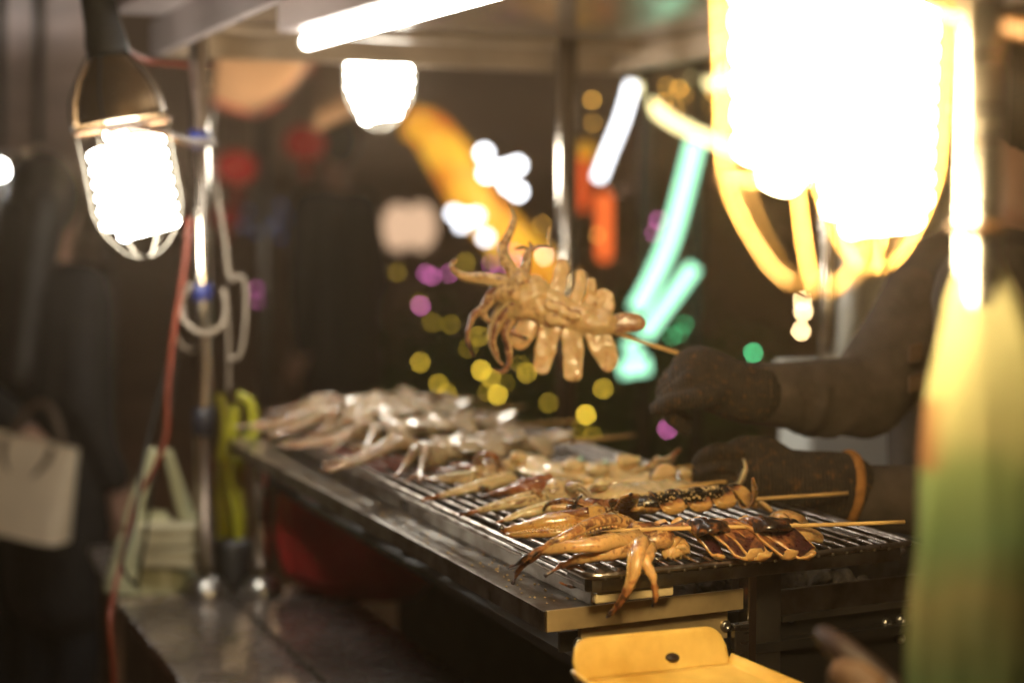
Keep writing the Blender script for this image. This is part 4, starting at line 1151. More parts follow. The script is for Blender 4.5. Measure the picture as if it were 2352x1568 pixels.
def body(parent, J, k=1.0, hand=True, voxel=.010, face=None):
    """One continuous body from joints; face = direction the head looks."""
    b = MB()
    f = unit(face); sd = f.cross(Z)
    hc = J['head']
    b.sphere(hc, .074 * k, 16, 12, .108 * k)
    b.cap(hc - Z * .06 * k + f * .02 * k, hc - Z * .085 * k + f * .035 * k, .048 * k, .036 * k)
    b.cap(hc + f * .068 * k + Z * .008, hc + f * .088 * k - Z * .024 * k, .010 * k, .014 * k, 8)      # nose
    b.cap(hc + f * .072 * k - Z * .052 * k - sd * .018 * k, hc + f * .072 * k - Z * .052 * k + sd * .018 * k, .009 * k, .009 * k, 8)  # lips
    for s_ in (-1, 1):
        b.sphere(hc + sd * s_ * .076 * k - Z * .01, .016 * k, 8, 6, .028 * k)
        b.sphere(hc + sd * s_ * .03 * k + f * .060 * k + Z * .022 * k, .018 * k, 8, 6, .010 * k)       # brow
    b.cap(hc - Z * .06 * k, J['neck'], .052 * k, .056 * k)
    for s_ in ('l', 'r'):
        b.cap(J['neck'] - Z * .03, J['sh_' + s_], .060 * k, .056 * k)
        b.cap(J['sh_' + s_], J['el_' + s_], .050 * k, .040 * k)
        b.cap(J['el_' + s_], J['wr_' + s_], .040 * k, .028 * k)
        b.cap(J['sh_' + s_].lerp(J['neck'], .35) - Z * .06, J['hip_' + s_] + Z * .05, .085 * k, .090 * k)
        b.cap(J['hip_' + s_], J['kn_' + s_], .082 * k, .054 * k)
        b.cap(J['kn_' + s_], J['an_' + s_], .054 * k, .036 * k)
        b.cap(J['an_' + s_] - Z * .03, J['an_' + s_] - Z * .045 + f * .14, .036 * k, .030 * k)
        if hand and ('hand_' + s_) in J:
            hd, hn, hs = J['hand_' + s_]
            fingers(b, J['wr_' + s_], J['wr_' + s_] + unit(hd) * .085, hd, hn, hs, (.35, .4, .3))
    b.cap(J['neck'] - Z * .10, (J['hip_l'] + J['hip_r']) / 2, .105 * k, .105 * k)
    o = b.build('body', M['skin'], parent, remesh=voxel, soft=4)
    for s_ in (-1, 1):
        MB().sphere(hc + sd * s_ * .030 * k + f * .066 * k + Z * .006 * k, .0125 * k, 10, 8).build('eye', M['eye'], parent)
    return o

def garment(parent, name, caps, m, voxel=.012, soft=4):
    b = MB()
    for c in caps: b.cap(*c)
    return b.build(name, m, parent, remesh=voxel, soft=soft)

def stand(base, h, face, arms=None, lean=0.0):
    """Joints of a standing figure of height h at base (a point on the ground)."""
    f = unit(face); s = f.cross(Z); B = Vector(base); k = h / 1.75
    J = {'head': B + Z * (h - .115 * k) + f * lean, 'neck': B + Z * (h - .28 * k) + f * lean * .8}
    for n_, g_ in (('l', -1), ('r', 1)):
        J['sh_' + n_] = B + Z * (h - .34 * k) + s * g_ * .185 * k + f * lean * .7
        J['el_' + n_] = B + Z * (h - .64 * k) + s * g_ * .225 * k - f * .03
        J['wr_' + n_] = B + Z * (h - .88 * k) + s * g_ * .225 * k + f * .06
        J['hip_' + n_] = B + Z * (.92 * k) + s * g_ * .09 * k
        J['kn_' + n_] = B + Z * (.49 * k) + s * g_ * .10 * k + f * .02
        J['an_' + n_] = B + Z * (.085 * k) + s * g_ * .10 * k - f * .02
        J['hand_' + n_] = (-Z + f * .2, s * g_, f)
    if arms: J.update(arms)
    return J, k

def clothes(par, J, k, coat, legs, coat_len=0.0):
    top = []
    for s_ in ('l', 'r'):
        top += [(J['neck'] - Z * .05, J['sh_' + s_], .072 * k, .070 * k), (J['sh_' + s_], J['el_' + s_], .068 * k, .056 * k),
                (J['el_' + s_], J['el_' + s_].lerp(J['wr_' + s_], .92), .056 * k, .044 * k),
                (J['sh_' + s_].lerp(J['neck'], .3) - Z * .06, J['hip_' + s_] - Z * (.02 + coat_len), .108 * k, .118 * k)]
    top.append((J['neck'] - Z * .11, (J['hip_l'] + J['hip_r']) / 2 - Z * coat_len, .125 * k, .13 * k))
    garment(par, 'coat', top, coat)
    lg = []
    for s_ in ('l', 'r'):
        lg += [(J['hip_' + s_], J['kn_' + s_], .096 * k, .070 * k), (J['kn_' + s_], J['an_' + s_], .070 * k, .056 * k)]
    garment(par, 'trousers', lg, legs)

def shoes(par, J, f, k):
    for s_ in ('l', 'r'):
        garment(par, 'shoe', [(J['an_' + s_] - Z * .035 - f * .05, J['an_' + s_] - Z * .045 + f * .16, .046 * k, .040 * k)], M['shoe'], .01)

# vendor on the right, facing the grill
vf = unit(-UA * 1.0 + VA * .1)
vb = at(2330, 784, 2.10); vb = Vector((vb.x, vb.y, 0))
vp = thing('person', 'vendor in brown fleece and knit gloves holding up a squid at the right', 'person', vb)
vs = vf.cross(Z)
gU = at(1612, 856, 1.87)
JV, kv = stand(vb, 1.62, vf, {
    'sh_r': at(2168, 668, 2.06), 'el_r': at(1985, 912, 1.98), 'wr_r': at(1712, 905, 1.885),
    'sh_l': at(2290, 690, 1.86), 'el_l': at(2270, 1160, 1.88), 'wr_l': at(1970, 1140, 1.845)}, .02)
JV.pop('hand_l'); JV.pop('hand_r')
body(vp, JV, kv, False, face=vf)
sl = MB()
W_, E_, S_ = JV['wr_r'], JV['el_r'], JV['sh_r']
sl.cap(W_.lerp(E_, .02), W_.lerp(E_, .5), .037, .044, 20); sl.cap(W_.lerp(E_, .5), E_, .044, .053, 20); sl.cap(E_, E_.lerp(S_, .5), .054, .060, 20); sl.cap(E_.lerp(S_, .5), S_, .060, .074, 20)
for k in range(7):                                                     # soft uneven folds
    q = .10 + k * .125 + R.uniform(-.03, .03)
    c = W_.lerp(E_, q); r_ = .0370 + q * .018
    t_ = unit(E_ - W_); t2 = unit(t_ + Vector((R.uniform(-.7, .7), R.uniform(-.4, .4), R.uniform(-.6, .6))))
    e1 = unit(t2.cross(Z)); e2 = t2.cross(e1)
    a0 = R.uniform(0, 6.28); span = R.uniform(1.4, 3.2)
    sl.tube([c + (e1 * math.cos(a0 + i * span / 8) + e2 * math.sin(a0 + i * span / 8)) * r_ for i in range(9)], [.001, .004, .0065, .0075, .008, .0075, .006, .004, .001], 8)
sl.build('sleeve', M['sleeve'], vp, remesh=.006, soft=6)
W2, E2, S2_ = JV['wr_l'], JV['el_l'], JV['sh_l']
garment(vp, 'sleeve', [(W2 + (E2 - W2) * .02, E2, .039, .050), (E2, S2_, .062, .075)], M['sleeve'], .008)
garment(vp, 'apron', [(JV['neck'] - Z * .08, JV['neck'] - Z * .1, .10, .12), (JV['neck'] - Z * .12 + vf * .03, vb + Z * .9 + vf * .02, .135, .14),
                      (vb + Z * .92 - vs * .08, vb + Z * .55 - vs * .09, .12, .12), (vb + Z * .92 + vs * .08, vb + Z * .55 + vs * .09, .12, .12),
                      (JV['sh_l'], JV['neck'] - Z * .07, .078, .08), (JV['sh_r'], JV['neck'] - Z * .07, .078, .08)], M['vest'], .010)
sp = at(2110, 860, 1.93)
for yy in (835, 905):
    MB().box(at(2088, yy, 1.90), (.018, .004, .004), (0, .006, 0), (0, 0, .022)).build('strap_buckle', M['tan_wood'], vp, smooth=False, bevel=.002)
lg = []
for s_ in ('l', 'r'): lg += [(JV['hip_' + s_], JV['kn_' + s_], .096, .070), (JV['kn_' + s_], JV['an_' + s_], .070, .056)]
garment(vp, 'trousers', lg, M['trousers'])
shoes(vp, JV, vf, kv)
hb = MB(); hc = JV['head']
hb.sphere(hc + Z * .022 - vf * .012, .088, 16, 12, .106); hb.build('hair', M['hair'], vp)
gl = MB()
wr = at(1690, 898, 1.875)
dr = unit(at(1540, 832, 1.865) - wr)
fingers(gl, wr, wr + dr * .062, dr, Vector((.1, -.35, 1)), Vector((-.1, -1, -.25)), (.9, 1.15, .8), .03, 1.08, tcurl=.75)
gl.cap(wr, at(1725, 903, 1.88), .036, .038); gl.cap(wr, wr + dr * .05, .036, .036)
gl.build('glove', M['glove'], vp, remesh=.0035, soft=3)
g2 = MB()
wr2 = at(1872, 1115, 1.845); d2 = unit(at(1690, 1078, 1.85) - wr2)
fingers(g2, wr2, wr2 + d2 * .070, d2, Vector((0, -.75, .65)), Vector((-.3, -.2, 1)), (.35, .55, .4), .03, 1.0, tcurl=.5)
g2.cap(wr2 - d2 * .0, wr2 + d2 * .06, .041, .034, 18); g2.cap(wr2, at(1935, 1122, 1.845), .042, .0440, 18)
go = g2.build('glove', M['glove'], vp, remesh=.0035, soft=3)
hc_ = at(1943, 1122, 1.845); t_ = unit(at(1990, 1128, 1.85) - hc_)
MB().lathe(hc_, [(.042, -.006), (.0455, -.005), (.0470, .0), (.0450, .005), (.042, .006)], 26, t_).build('glove_hem', M['glove_hem'], go)

# man in black in the distance
mf = unit(Vector((-.9, .45, 0)))
mbp = at(785, 784, 6.0); mbp = Vector((mbp.x, mbp.y, 0))
man = thing('person', 'man in a black coat standing behind the cart with his back turned', 'person', mbp)
JM, km = stand(mbp, 1.74, mf, {'el_l': mbp + Z * 1.08 - mf.cross(Z) * .24 + mf * .02, 'wr_l': at(700, 805, 5.75)}, .03)
JM['hand_l'] = (-Z + mf * .6, -mf.cross(Z), mf)
body(man, JM, km, True, .012, face=mf)
clothes(man, JM, km, M['coat'], M['trousers'], .12)
shoes(man, JM, mf, km)
hb = MB(); hb.sphere(JM['head'] + Z * .025 - mf * .015, .088, 16, 12, .102); hb.build('hair', M['hair'], man)

# woman with the tote at the left
wf = unit(Vector((.75, .7, 0)))
wbp = at(120, 784, 3.75); wbp = Vector((wbp.x, wbp.y, 0))
wom = thing('person', 'long haired woman in a dark coat walking past with a cream tote', 'person', wbp)
JW, kw = stand(wbp, 1.50, wf, {'el_l': wbp + Z * 1.0 + Vector((-.20, -.10, 0)), 'wr_l': at(60, 985, 3.55)})
body(wom, JW, kw, True, .012, face=wf)
clothes(wom, JW, kw, M['coat2'], M['trousers'], .30)
shoes(wom, JW, wf, kw)
hb = MB(); hd_ = JW['head']
hb.sphere(hd_ + Z * .02 - wf * .015, .090, 16, 12, .108)
for s_ in (-.06, -.03, 0, .03, .06):
    hb.cap(hd_ - wf * .04 + wf.cross(Z) * s_, hd_ - Z * .40 - wf * .12 + wf.cross(Z) * s_ * 1.4, .055, .035)
hb.build('hair', M['hair'], wom, remesh=.012, soft=4)

w2f = unit(Vector((.2, 1, 0)))
w2b = at(-70, 784, 4.1); w2b = Vector((w2b.x, w2b.y, 0))
wo2 = thing('person', 'dark coated passer-by cut off by the left edge', 'person', w2b)
J2, k2 = stand(w2b, 1.56, w2f)
body(wo2, J2, k2, True, .014, face=w2f)
clothes(wo2, J2, k2, M['coat'], M['trousers'], .2)
shoes(wo2, J2, w2f, k2)
hb = MB(); hb.sphere(J2['head'] + Z * .02 - w2f * .015, .090, 16, 12, .106); hb.cap(J2['head'] - w2f * .04, J2['head'] - Z * .3 - w2f * .1, .08, .06); hb.build('hair', M['hair'], wo2, remesh=.012, soft=3)

tote = thing('tote_bag', 'cream tote bag with brown handles hanging from the woman at left', 'bag', at(75, 1245, 3.5))
ta, tb_ = at(-35, 985, 3.5), at(178, 1032, 3.42)
tx = tb_ - ta; td = unit(Vector((-tx.y, tx.x, 0)))
dn_ = at(158, 1250, 3.42) - tb_
def totef(u, v):
    a = 2 * math.pi * u
    ca, sa = math.cos(a), math.sin(a)
    ca = math.copysign(abs(ca) ** .35, ca); sa = math.copysign(abs(sa) ** .5, sa)
    w_ = 1 - .10 * v
    return ta + tx * (.5 + .5 * ca * w_) + td * (.045 * sa * (.35 + .65 * v)) + dn_ * v
tm = MB(); tm.grid(totef, 48, 12)
base_ = [tm.add(totef(i / 48, 1)) for i in range(48)]; tm.f.append(base_)
tm.build('bag_body', M['bag'], tote)
for side_ in (-1, 1):
    o_ = td * side_ * .018
    MB().tube([ta + tx * .28 + o_ + dn_ * .02, ta + tx * .30 + o_ + dn_ * (.25 if side_ < 0 else -.1), ta + tx * .45 + o_ + dn_ * (.42 if side_ < 0 else -.35), ta + tx * .62 + o_ + dn_ * (.36 if side_ < 0 else -.35), ta + tx * .76 + o_ + dn_ * (.15 if side_ < 0 else -.1), ta + tx * .78 + o_ + dn_ * .02], .0085, 8, seg=24).build('handle', M['bag_handle'], tote)

# ------------------------------------------------------------------ background: canopies, lanterns, neon, fairy lights
aw = thing('corrugated_awning', 'dusty mauve ribbed awning over the walkway at upper left', 'awning', (at(60, 200, 4.6).x, at(60, 200, 4.6).y, 1.5))
def awf(u, v):
    p = at(-160 + 400 * u, -60 + (400 + 60 * u) * v, 3.5 + 1.6 * v + .3 * u)
    return p + Z * math.sin(v * 70 + u * 14) * .012
MB().grid(awf, 24, 160, .01).build('sheet', M['awning'], aw)
for u in (.06, .40, .62):
    MB().tube([awf(u, 0) - Z * .03, awf(u, .5) - Z * .03, awf(u, 1) - Z * .03], .012, 8).build('rafter', M['black'], aw)
pst = awf(.0, .9)
for u in (.03, .97):
    c = awf(u, .95)
    MB().tube([(c.x, c.y + .1, 0), (c.x, c.y + .1, c.z)], .02, 10).build('post', M['steel_dark'], aw)

pc = thing('peach_canopy', 'peach canopy of a stall glowing behind the cart roof', 'canopy', (at(620, 200, 4.6).x, at(620, 200, 4.6).y, 0))
hem = [(490, 235), (540, 255), (590, 262), (640, 235), (680, 195), (715, 150)]
hp, = resample([at(x, y, 4.5) for x, y in hem], 24)
def canf(u, v):
    i = min(int(u * 22.999), 22); w_ = u * 23 - i
    p = hp[i].lerp(hp[i + 1], w_)
    return p + (Vector((0, .5, .55)) * v) + Vector((0, 0, .12 * math.sin(v * 3)))
MB().grid(canf, 30, 10, .006).build('cloth', M['peach'], pc)
MB().tube([p - fw * .01 for p in hp], .011, 8).build('hem', M['pink_hem'], pc)
def canf2(u, v): return at(725 + 85 * u, 140 + (165 - 40 * u) * v, 5.0 - .5 * v)
MB().grid(canf2, 12, 12, .006).build('side_flap', M['peach'], pc)
c = at(600, 60, 4.95)
MB().tube([(c.x, c.y, 0), (c.x, c.y, c.z + .3)], .02, 10).build('post', M['steel_dark'], pc)
lampb = thing('canopy_fill_bulb', 'warm bulb added behind the roof to light the peach canopy', 'lamp', at(610, 70, 4.25), 'market lamps')  # unseen fill lamp, added to brighten the canopy cloth
MB().sphere(at(610, 85, 4.25), .035, 14, 10, .04).build('glass', glow('warm bulb', (1, .72, .42), 90, True), lampb)
MB().tube([at(610, 75, 4.25), at(610, 40, 4.25)], .014, 10).build('socket', M['rubber'], lampb)
wp = at(655, 120, 4.4)
br_fix = cable('white_cable', 'pale cord hanging across the peach canopy', [at(706, 148, 4.2), at(690, 180, 4.2), at(662, 212, 4.2), at(620, 235, 4.2), at(590, 255, 4.2), at(575, 250, 4.2)], .008, M['white_cable'], 20)

def lantern(label, x, y, d, r, e):
    c = at(x, y, d)
    l_ = thing('red_lantern', label, 'lantern', c - Z * r * 1.8, 'red lanterns behind the cart')
    m = bpy.data.materials.get('lantern paper %.2f' % e) or mat('lantern paper %.2f' % e, (.35, .02, .015), .7, 0, .2, 9, emit=(1, .05, .03), es=e, nee=False)
    b = MB()
    n = 24
    prof_ = [(r * math.sin(math.pi * (.08 + .84 * i / 14)), -r * .85 * math.cos(math.pi * (.08 + .84 * i / 14))) for i in range(15)]
    b.lathe(c, prof_, n)
    for i, v in enumerate(b.v):
        a = math.atan2(v.y - c.y, v.x - c.x)
        w_ = 1 - .04 * (1 + math.cos(a * 12)) / 2
        b.v[i] = Vector((c.x + (v.x - c.x) * w_, c.y + (v.y - c.y) * w_, v.z))
    b.build('paper_body', m, l_)
    for s_ in (-1, 1): MB().lathe(c + Z * s_ * r * .84, [(0, -.01), (r * .3, -.01), (r * .3, .01), (0, .01)], 14).build('cap', M['brass'], l_)
    MB().tube([c - Z * r * .86, c - Z * r * 1.7], [.012, .02], 8).build('tassel', M['red_cloth'], l_)
    MB().tube([c + Z * r * .86, c + Z * r * 2.4], .003, 6).build('string', M['black_cable'], l_)
lantern('red paper lantern just right of the steel pole', 543, 385, 5.2, .068, .16)
lantern('dim red paper lantern left of the man in black', 700, 330, 5.6, .075, .10)
lantern('small dark red lantern low beside the steel pole', 520, 500, 5.5, .05, .05)

def bulb_mesh(r):
    b = MB().sphere((0, 0, 0), r, 12, 9)
    me = bpy.data.meshes.new('fairy_light')
    me.from_pydata(b.v, [], b.f)
    me.polygons.foreach_set('use_smooth', [True] * len(me.polygons))
    return me
BR = .0058
cols = {'yellow': (1, .66, .055), 'pink': (.95, .22, .62), 'blue': (.16, .30, .62), 'green': (.12, .85, .32), 'peach': (1, .62, .42), 'warm': (1, .72, .36), 'white': (.92, .94, 1.0), 'amber': (1, .5, .08)}
lights = []
def bulbs(col, strength, label, group, pts, d=5.0, r=BR, cat='fairy light'):
    me = bulb_mesh(r)
    me.materials.append(glow('%s fairy light %.2f' % (col, strength), cols[col], strength * 7.0))
    words = ['leftmost', 'second from the left', 'third from the left', 'fourth from the left', 'fifth from the left', 'sixth from the left', 'seventh from the left', 'eighth from the left', 'ninth from the left', 'fourth from the right', 'third from the right', 'second from the right', 'rightmost']
    n_ = len(pts)
    order = sorted(pts)
    for x, y in pts:
        k = order.index((x, y))
        q_ = R.uniform(.72, 1.22)
        w_ = words[13 - (n_ - k)] if (n_ - k) <= 4 and k > (n_ - 1) / 2 else words[k]
        o = bpy.data.objects.new('fairy_light', me)
        COL.objects.link(o)
        o.scale = (q_, q_, q_)
        o.location = at(x, y, d * 1.25 + R.uniform(-.25, .25))
        tag(o, label if n_ == 1 else '%s, %s' % (label, w_), cat, group)
bulbs('yellow', 4.0, 'bright yellow fairy light below the held squid', 'bright yellow fairy lights', [(1105, 850), (1210, 856), (1143, 906), (1385, 892), (1346, 952)])
bulbs('yellow', 2.2, 'mid bright yellow fairy light in the bush', 'yellow fairy lights', [(965, 832), (1007, 881), (1027, 903), (1127, 868), (1100, 772)])
bulbs('yellow', .9, 'dim yellow fairy light deep in the bush', 'dim yellow fairy lights', [(1035, 745), (992, 740), (963, 695), (1195, 838), (1075, 800), (1120, 900), (1260, 925), (1330, 985), (1362, 1000), (1160, 880), (912, 626), (1070, 602), (1130, 596)])
bulbs('amber', 1.9, 'dim amber fairy light near the neon', 'amber fairy lights', [(1360, 230), (1362, 283), (1532, 198), (1572, 218), (1552, 252), (1613, 262), (1600, 232), (1640, 215), (1525, 235), (1560, 205), (1620, 240), (1245, 515), (1372, 540)])
bulbs('pink', 1.6, 'pink fairy light around the held squid', 'pink fairy lights', [(978, 628), (992, 634), (1032, 628), (966, 702), (1128, 606), (1142, 634), (1186, 604), (1180, 580)])
bulbs('pink', 1.5, 'pink fairy light beside the long green neon tube', 'pink fairy lights by the neon', [(1493, 552), (1502, 535), (1512, 505)])
bulbs('pink', .9, 'pink fairy light just right of the cable loop', 'pink fairy lights by the cable loop', [(591, 663), (592, 691)])
bulbs('pink', 3.0, 'magenta fairy light alone below the upper glove', 'magenta fairy lights', [(1533, 985)])
bulbs('blue', .17, 'faint blue fairy light behind the pole', 'blue fairy lights', [(570, 485), (602, 462), (622, 520), (645, 545), (588, 535), (662, 500), (612, 570), (645, 470), (560, 520), (604, 500), (634, 508), (668, 548)])
bulbs('green', 1.0, 'green fairy light above the upper glove', 'green fairy lights', [(1590, 690), (1572, 745), (1606, 750), (1544, 772), (1560, 765)])
bulbs('green', 3.6, 'green lamp dot to the right of the upper glove', 'green lamp dots', [(1730, 810)], d=4.6)
bulbs('warm', 9.0, 'warm white lamp above the sleeve', 'warm lamp dots', [(1843, 690), (1845, 715), (1840, 760)], d=4.6)
bulbs('white', 30, 'small white lamp dot shining left of the cart above the woman', 'white lamp dots', [(50, 455)], d=6.5, r=.012)
bulbs('peach', 2.5, 'peach lamp dot touching the pole above the held squid', 'peach lamp dots', [(1250, 583), (1250, 590)], d=5.2)
bulbs('peach', .5, 'dim brownish lamp dot', 'dim lamp dots', [(125, 420), (160, 435), (1450, 425), (1420, 440)], d=6.0)

def globe_cluster(name, label, pts, d, r, col, s):
    t = thing(name, label, 'lamp', at(*pts[0], d) - Z * .2, 'market lamps')
    m = glow(name.replace('_', ' ') + ' glass', col, s)
    for x, y in pts:
        MB().sphere(at(x, y, d), r, 14, 10, r * (1.5 if 'twin' in name else 1)).build('globe', m, t)
    top = at(pts[0][0], pts[0][1] - 60, d)
    for x, y in pts[:2]: MB().tube([at(x, y, d + .03), top], .004, 6).build('stem', M['black'], t)
    return t
globe_cluster('globe_lamp', 'big cluster of white globes against the orange arch', [(1140, 392), (1112, 352), (1162, 388), (1188, 380), (1118, 398), (1150, 400), (1190, 440), (1168, 425)], 8.2, .026, (.93, .95, 1), 14)
globe_cluster('globe_lamp', 'smaller cluster of white globes low on the orange arch', [(1080, 500), (1042, 490), (1060, 515), (1094, 496), (1068, 498), (1115, 545)], 8.2, .024, (.90, .92, 1), 8)
globe_cluster('twin_lamp', 'pair of soft peach globe lamps beside the man in black', [(914, 522), (966, 520)], 7.5, .076, (1, .64, .40), .85)
sl_ = thing('street_light', 'white strip lamp far off at the left edge', 'lamp', (at(0, 392, 3.95).x, at(0, 392, 3.95).y, 0))
MB().tube([at(-110, 402, 3.9), at(-40, 395, 3.95), at(4, 390, 4.0)], .020, 12).build('tube', glow('street tube', (1, .98, .92), 40, True), sl_)
MB().tube([at(-115, 398, 3.9) + Z * .035, at(60, 372, 4.1) + Z * .02, at(100, 352, 4.15) + Z * .01], .012, 10).build('bracket', M['steel'], sl_)
c = at(-60, 400, 3.95)
MB().tube([(c.x, c.y + .1, 0), (c.x, c.y + .1, c.z + .05)], .025, 10).build('post', M['steel_dark'], sl_)

arch = thing('inflatable_arch', 'glowing orange inflatable arch sloping down behind the pole', 'arch', (at(1100, 460, 8.5).x, at(1100, 460, 8.5).y, 0))
am = mat('lit orange cloth', (.8, .35, .03), .6, 0, .2, 3, emit=(1, .42, .03), es=1.0, nee=False)
nt = am.node_tree; nz = nt.nodes.new('ShaderNodeTexNoise'); nz.inputs['Scale'].default_value = 4.5; nz.inputs['Distortion'].default_value = .6
cr = nt.nodes.new('ShaderNodeValToRGB')
cr.color_ramp.elements[0].position = .38; cr.color_ramp.elements[0].color = (.70, .17, .012, 1)
cr.color_ramp.elements[1].position = .58; cr.color_ramp.elements[1].color = (1.0, .50, .035, 1)
nt.links.new(nt.nodes['Texture Coordinate'].outputs['Object'], nz.inputs['Vector']); nt.links.new(nz.outputs['Fac'], cr.inputs['Fac'])
nt.links.new(cr.outputs['Color'], nt.nodes['Principled BSDF'].inputs['Emission Color'])
MB().tube([at(930, 285, 8.5), at(985, 300, 8.5), at(1040, 375, 8.5), at(1085, 455, 8.5), at(1150, 530, 8.5), at(1215, 590, 8.5), at(1290, 650, 8.5), at(1350, 760, 8.5), at(1370, 1000, 8.5), at(1375, 1060, 8.5)], [.07, .11, .125, .12, .12, .11, .10, .08, .08, .08], 18, seg=50).build('tube_body', am, arch)
MB().lathe((at(1370, 1000, 8.5).x, at(1370, 1000, 8.5).y, 0), [(0, 0), (.2, .0), (.2, .05), (0, .06)], 16).build('base', M['black'], arch)
for x, y, s_ in ((1080, 470, 1), (1165, 545, 1)):
    pass

red_m = glow('red lantern strip', (1, .16, .03), 1.5)
red_d = glow('red lantern strip dim', (1, .12, .02), .8)
for k, (x, y0, y1, lab, m) in enumerate(((1340, 375, 470, 'dim red lamp strip right behind the roof pole', red_d), (1388, 455, 585, 'bright red orange lamp strip hanging right of the roof pole', red_m))):
    t = thing('lamp_strip', lab, 'lamp', at(x, y1, 7), 'red lamp strips')
    MB().cap(at(x, y0, 7), at(x, y1, 7), .030, .030).build('tube', m, t)
    MB().tube([at(x, y0 - 6, 7) + Z * .03, at(x, y0 - 40, 7)], .006, 6).build('hanger', M['black'], t)
t = thing('amber_lamp', 'round amber lamp on top of the dim red strip', 'lamp', at(1345, 350, 7.1))
MB().sphere(at(1345, 350, 7.1), .045, 14, 10).build('globe', glow('amber lamp', (1, .45, .03), .8), t)

neon = thing('neon_sign', 'tangled neon sign with thick mint green, white and yellow tubes', 'neon sign', (at(1540, 700, 5.2).x, at(1540, 700, 5.2).y, 0))
NG, NW, NY = glow('mint neon', (.42, 1, .63), 2.5, True), glow('white neon', (.92, .95, 1), 5, True), glow('yellow neon', (1, .86, .40), 3.6, True)
def nt_(pts, r, m, d=6.6): return MB().tube([at(x, y, d * .79) for x, y in pts], r * .79, 10, seg=22).build('neon_tube', m, neon)
nt_([(1452, 192), (1430, 270), (1400, 345), (1374, 412)], .022, NW)
nt_([(1468, 192), (1490, 235), (1545, 280), (1615, 312), (1700, 352)], .024, NY, 6.7)
nt_([(1590, 172), (1630, 192), (1690, 180)], .020, NY, 6.7)
nt_([(1598, 325), (1572, 430), (1540, 545), (1500, 640), (1462, 712)], .036, NG)
nt_([(1594, 612), (1552, 670), (1512, 725), (1480, 770)], .030, NG)
nt_([(1445, 782), (1452, 800), (1468, 812)], .026, NG)
nt_([(1425, 848), (1460, 842), (1490, 838)], .034, NG)
nt_([(1920, 790), (1950, 785), (1985, 765)], .026, NG, 6.2)
nt_([(1660, 165), (1668, 170)], .03, NG)
for x in (1480, 1600):
    c = at(x, 700, 5.35)
    MB().tube([(c.x, c.y, 0), (c.x, c.y, 2.0)], .025, 10).build('sign_post', M['black'], neon)

bush = thing('dark_bush', 'big dark leafy bush strung with fairy lights behind the grill', 'bush', (at(1250, 800, 7.1).x, at(1250, 800, 7.1).y, 0))
lf = MB()
r = random.Random(5)
bc0 = at(1230, 760, 5.9)
for k in range(5200):
    cx_ = r.choice(((1010, 830, .45), (1180, 790, .5), (1350, 800, .5), (1530, 800, .5), (1120, 930, .5), (1430, 950, .5), (1620, 930, .4)))
    v = Vector((r.gauss(0, .5), r.gauss(0, .3), r.gauss(0, .30)))
    p = at(cx_[0], cx_[1] + 60, 7.0) + v * cx_[2]
    if p.z < .03: continue
    n_ = unit(Vector((r.gauss(0, 1), r.gauss(0, 1), r.gauss(.5, 1))))
    e1 = unit(n_.cross(Vector((r.random(), r.random(), r.random())))); e2 = n_.cross(e1)
    s_ = r.uniform(.03, .06)
    i = [lf.add(p + e1 * s_), lf.add(p + e2 * s_ * .45), lf.add(p - e1 * s_), lf.add(p - e2 * s_ * .45)]
    lf.f.append(i)
lf.build('foliage', M['leaf'], bush, smooth=False)
for x in (1020, 1180, 1350, 1520):
    c = at(x, 800, 7.05)
    MB().tube([(c.x, c.y, 0), (c.x + .05, c.y, .5), (c.x, c.y + .05, 1.15)], [.035, .025, .01], 8, seg=8).build('trunk', M['bark'], bush)

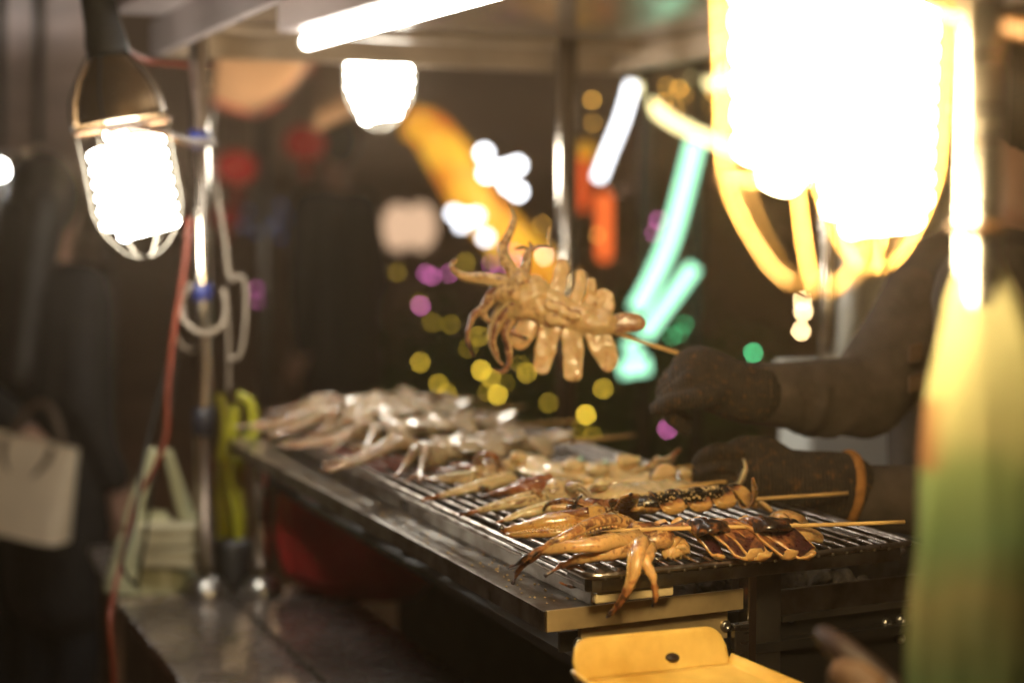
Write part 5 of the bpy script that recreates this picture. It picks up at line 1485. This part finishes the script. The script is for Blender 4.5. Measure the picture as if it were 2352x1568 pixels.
sht = thing('plastic_sheet', 'rumpled clear plastic sheet hanging behind the vendor', 'plastic sheet', (at(2020, 700, 3.0).x, at(2020, 700, 3.0).y, .6))
def shf(u, v):
    return at(1915 + 330 * u, 380 + 460 * v, 3.0) + fw * (.03 * math.sin(u * 17 + v * 4) + .03 * noise.noise(Vector((u * 5, v * 5, 1))))
MB().grid(shf, 40, 30, .002).build('film', M['sheet'], sht)
MB().tube([at(1905, 372, 3.0), at(2260, 372, 3.0)], .008, 8).build('rail', M['steel'], sht)
ck = thing('white_cooler', 'pale cool box standing behind the vendor arms', 'cool box', onz(1990, 1100, .86) * 1.0 + Vector((0, .3, 0)))
c0 = at(1850, 1130, 2.38)
MB().box(c0, (.36, 0, 0), (0, .25, 0), (0, 0, .15)).build('box_body', M['cooler'], ck, smooth=False, bevel=.012)
MB().box(c0 + Vector((-.008, -.008, .1502)), (.376, 0, 0), (0, .266, 0), (0, 0, .03)).build('lid', M['cooler'], ck, smooth=False, bevel=.008)
MB().box(Vector((c0.x + .02, c0.y + .02, 0)), (.32, 0, 0), (0, .2, 0), (0, 0, c0.z - .001)).build('stand', M['steel_dark'], ck, smooth=False)

# crumbs on the lip
cr_ = MB()
for k in range(150):
    a, b = R.uniform(-.026, .017), R.uniform(.05, .9)
    s_ = R.uniform(.0007, .0015)
    cr_.sphere(G(a, b, 1.0035 + s_ * .5), s_, 6, 4, s_ * .7)
tag(cr_.build('sesame_crumbs', M['sesame']), 'scattered sesame crumbs on the greasy grill lip', 'crumbs', kind='stuff')

# glow haze, a volume added to make the lamps glow
hz = MB().box((-60, -20, -1.0), (120, 0, 0), (0, 130, 0), (0, 0, 6.0)).build('haze', M['film'], smooth=False)
tag(hz, kind='stuff')
hm = bpy.data.materials.new('glow haze')
hm.use_nodes = True
hm.node_tree.nodes.remove(hm.node_tree.nodes['Principled BSDF'])
pv = hm.node_tree.nodes.new('ShaderNodeVolumePrincipled')
pv.inputs['Color'].default_value = (1, .76, .52, 1)
pv.inputs['Density'].default_value = HAZE
pv.inputs['Anisotropy'].default_value = .75
hm.node_tree.links.new(pv.outputs['Volume'], hm.node_tree.nodes['Material Output'].inputs['Volume'])
hz.data.materials[0] = hm
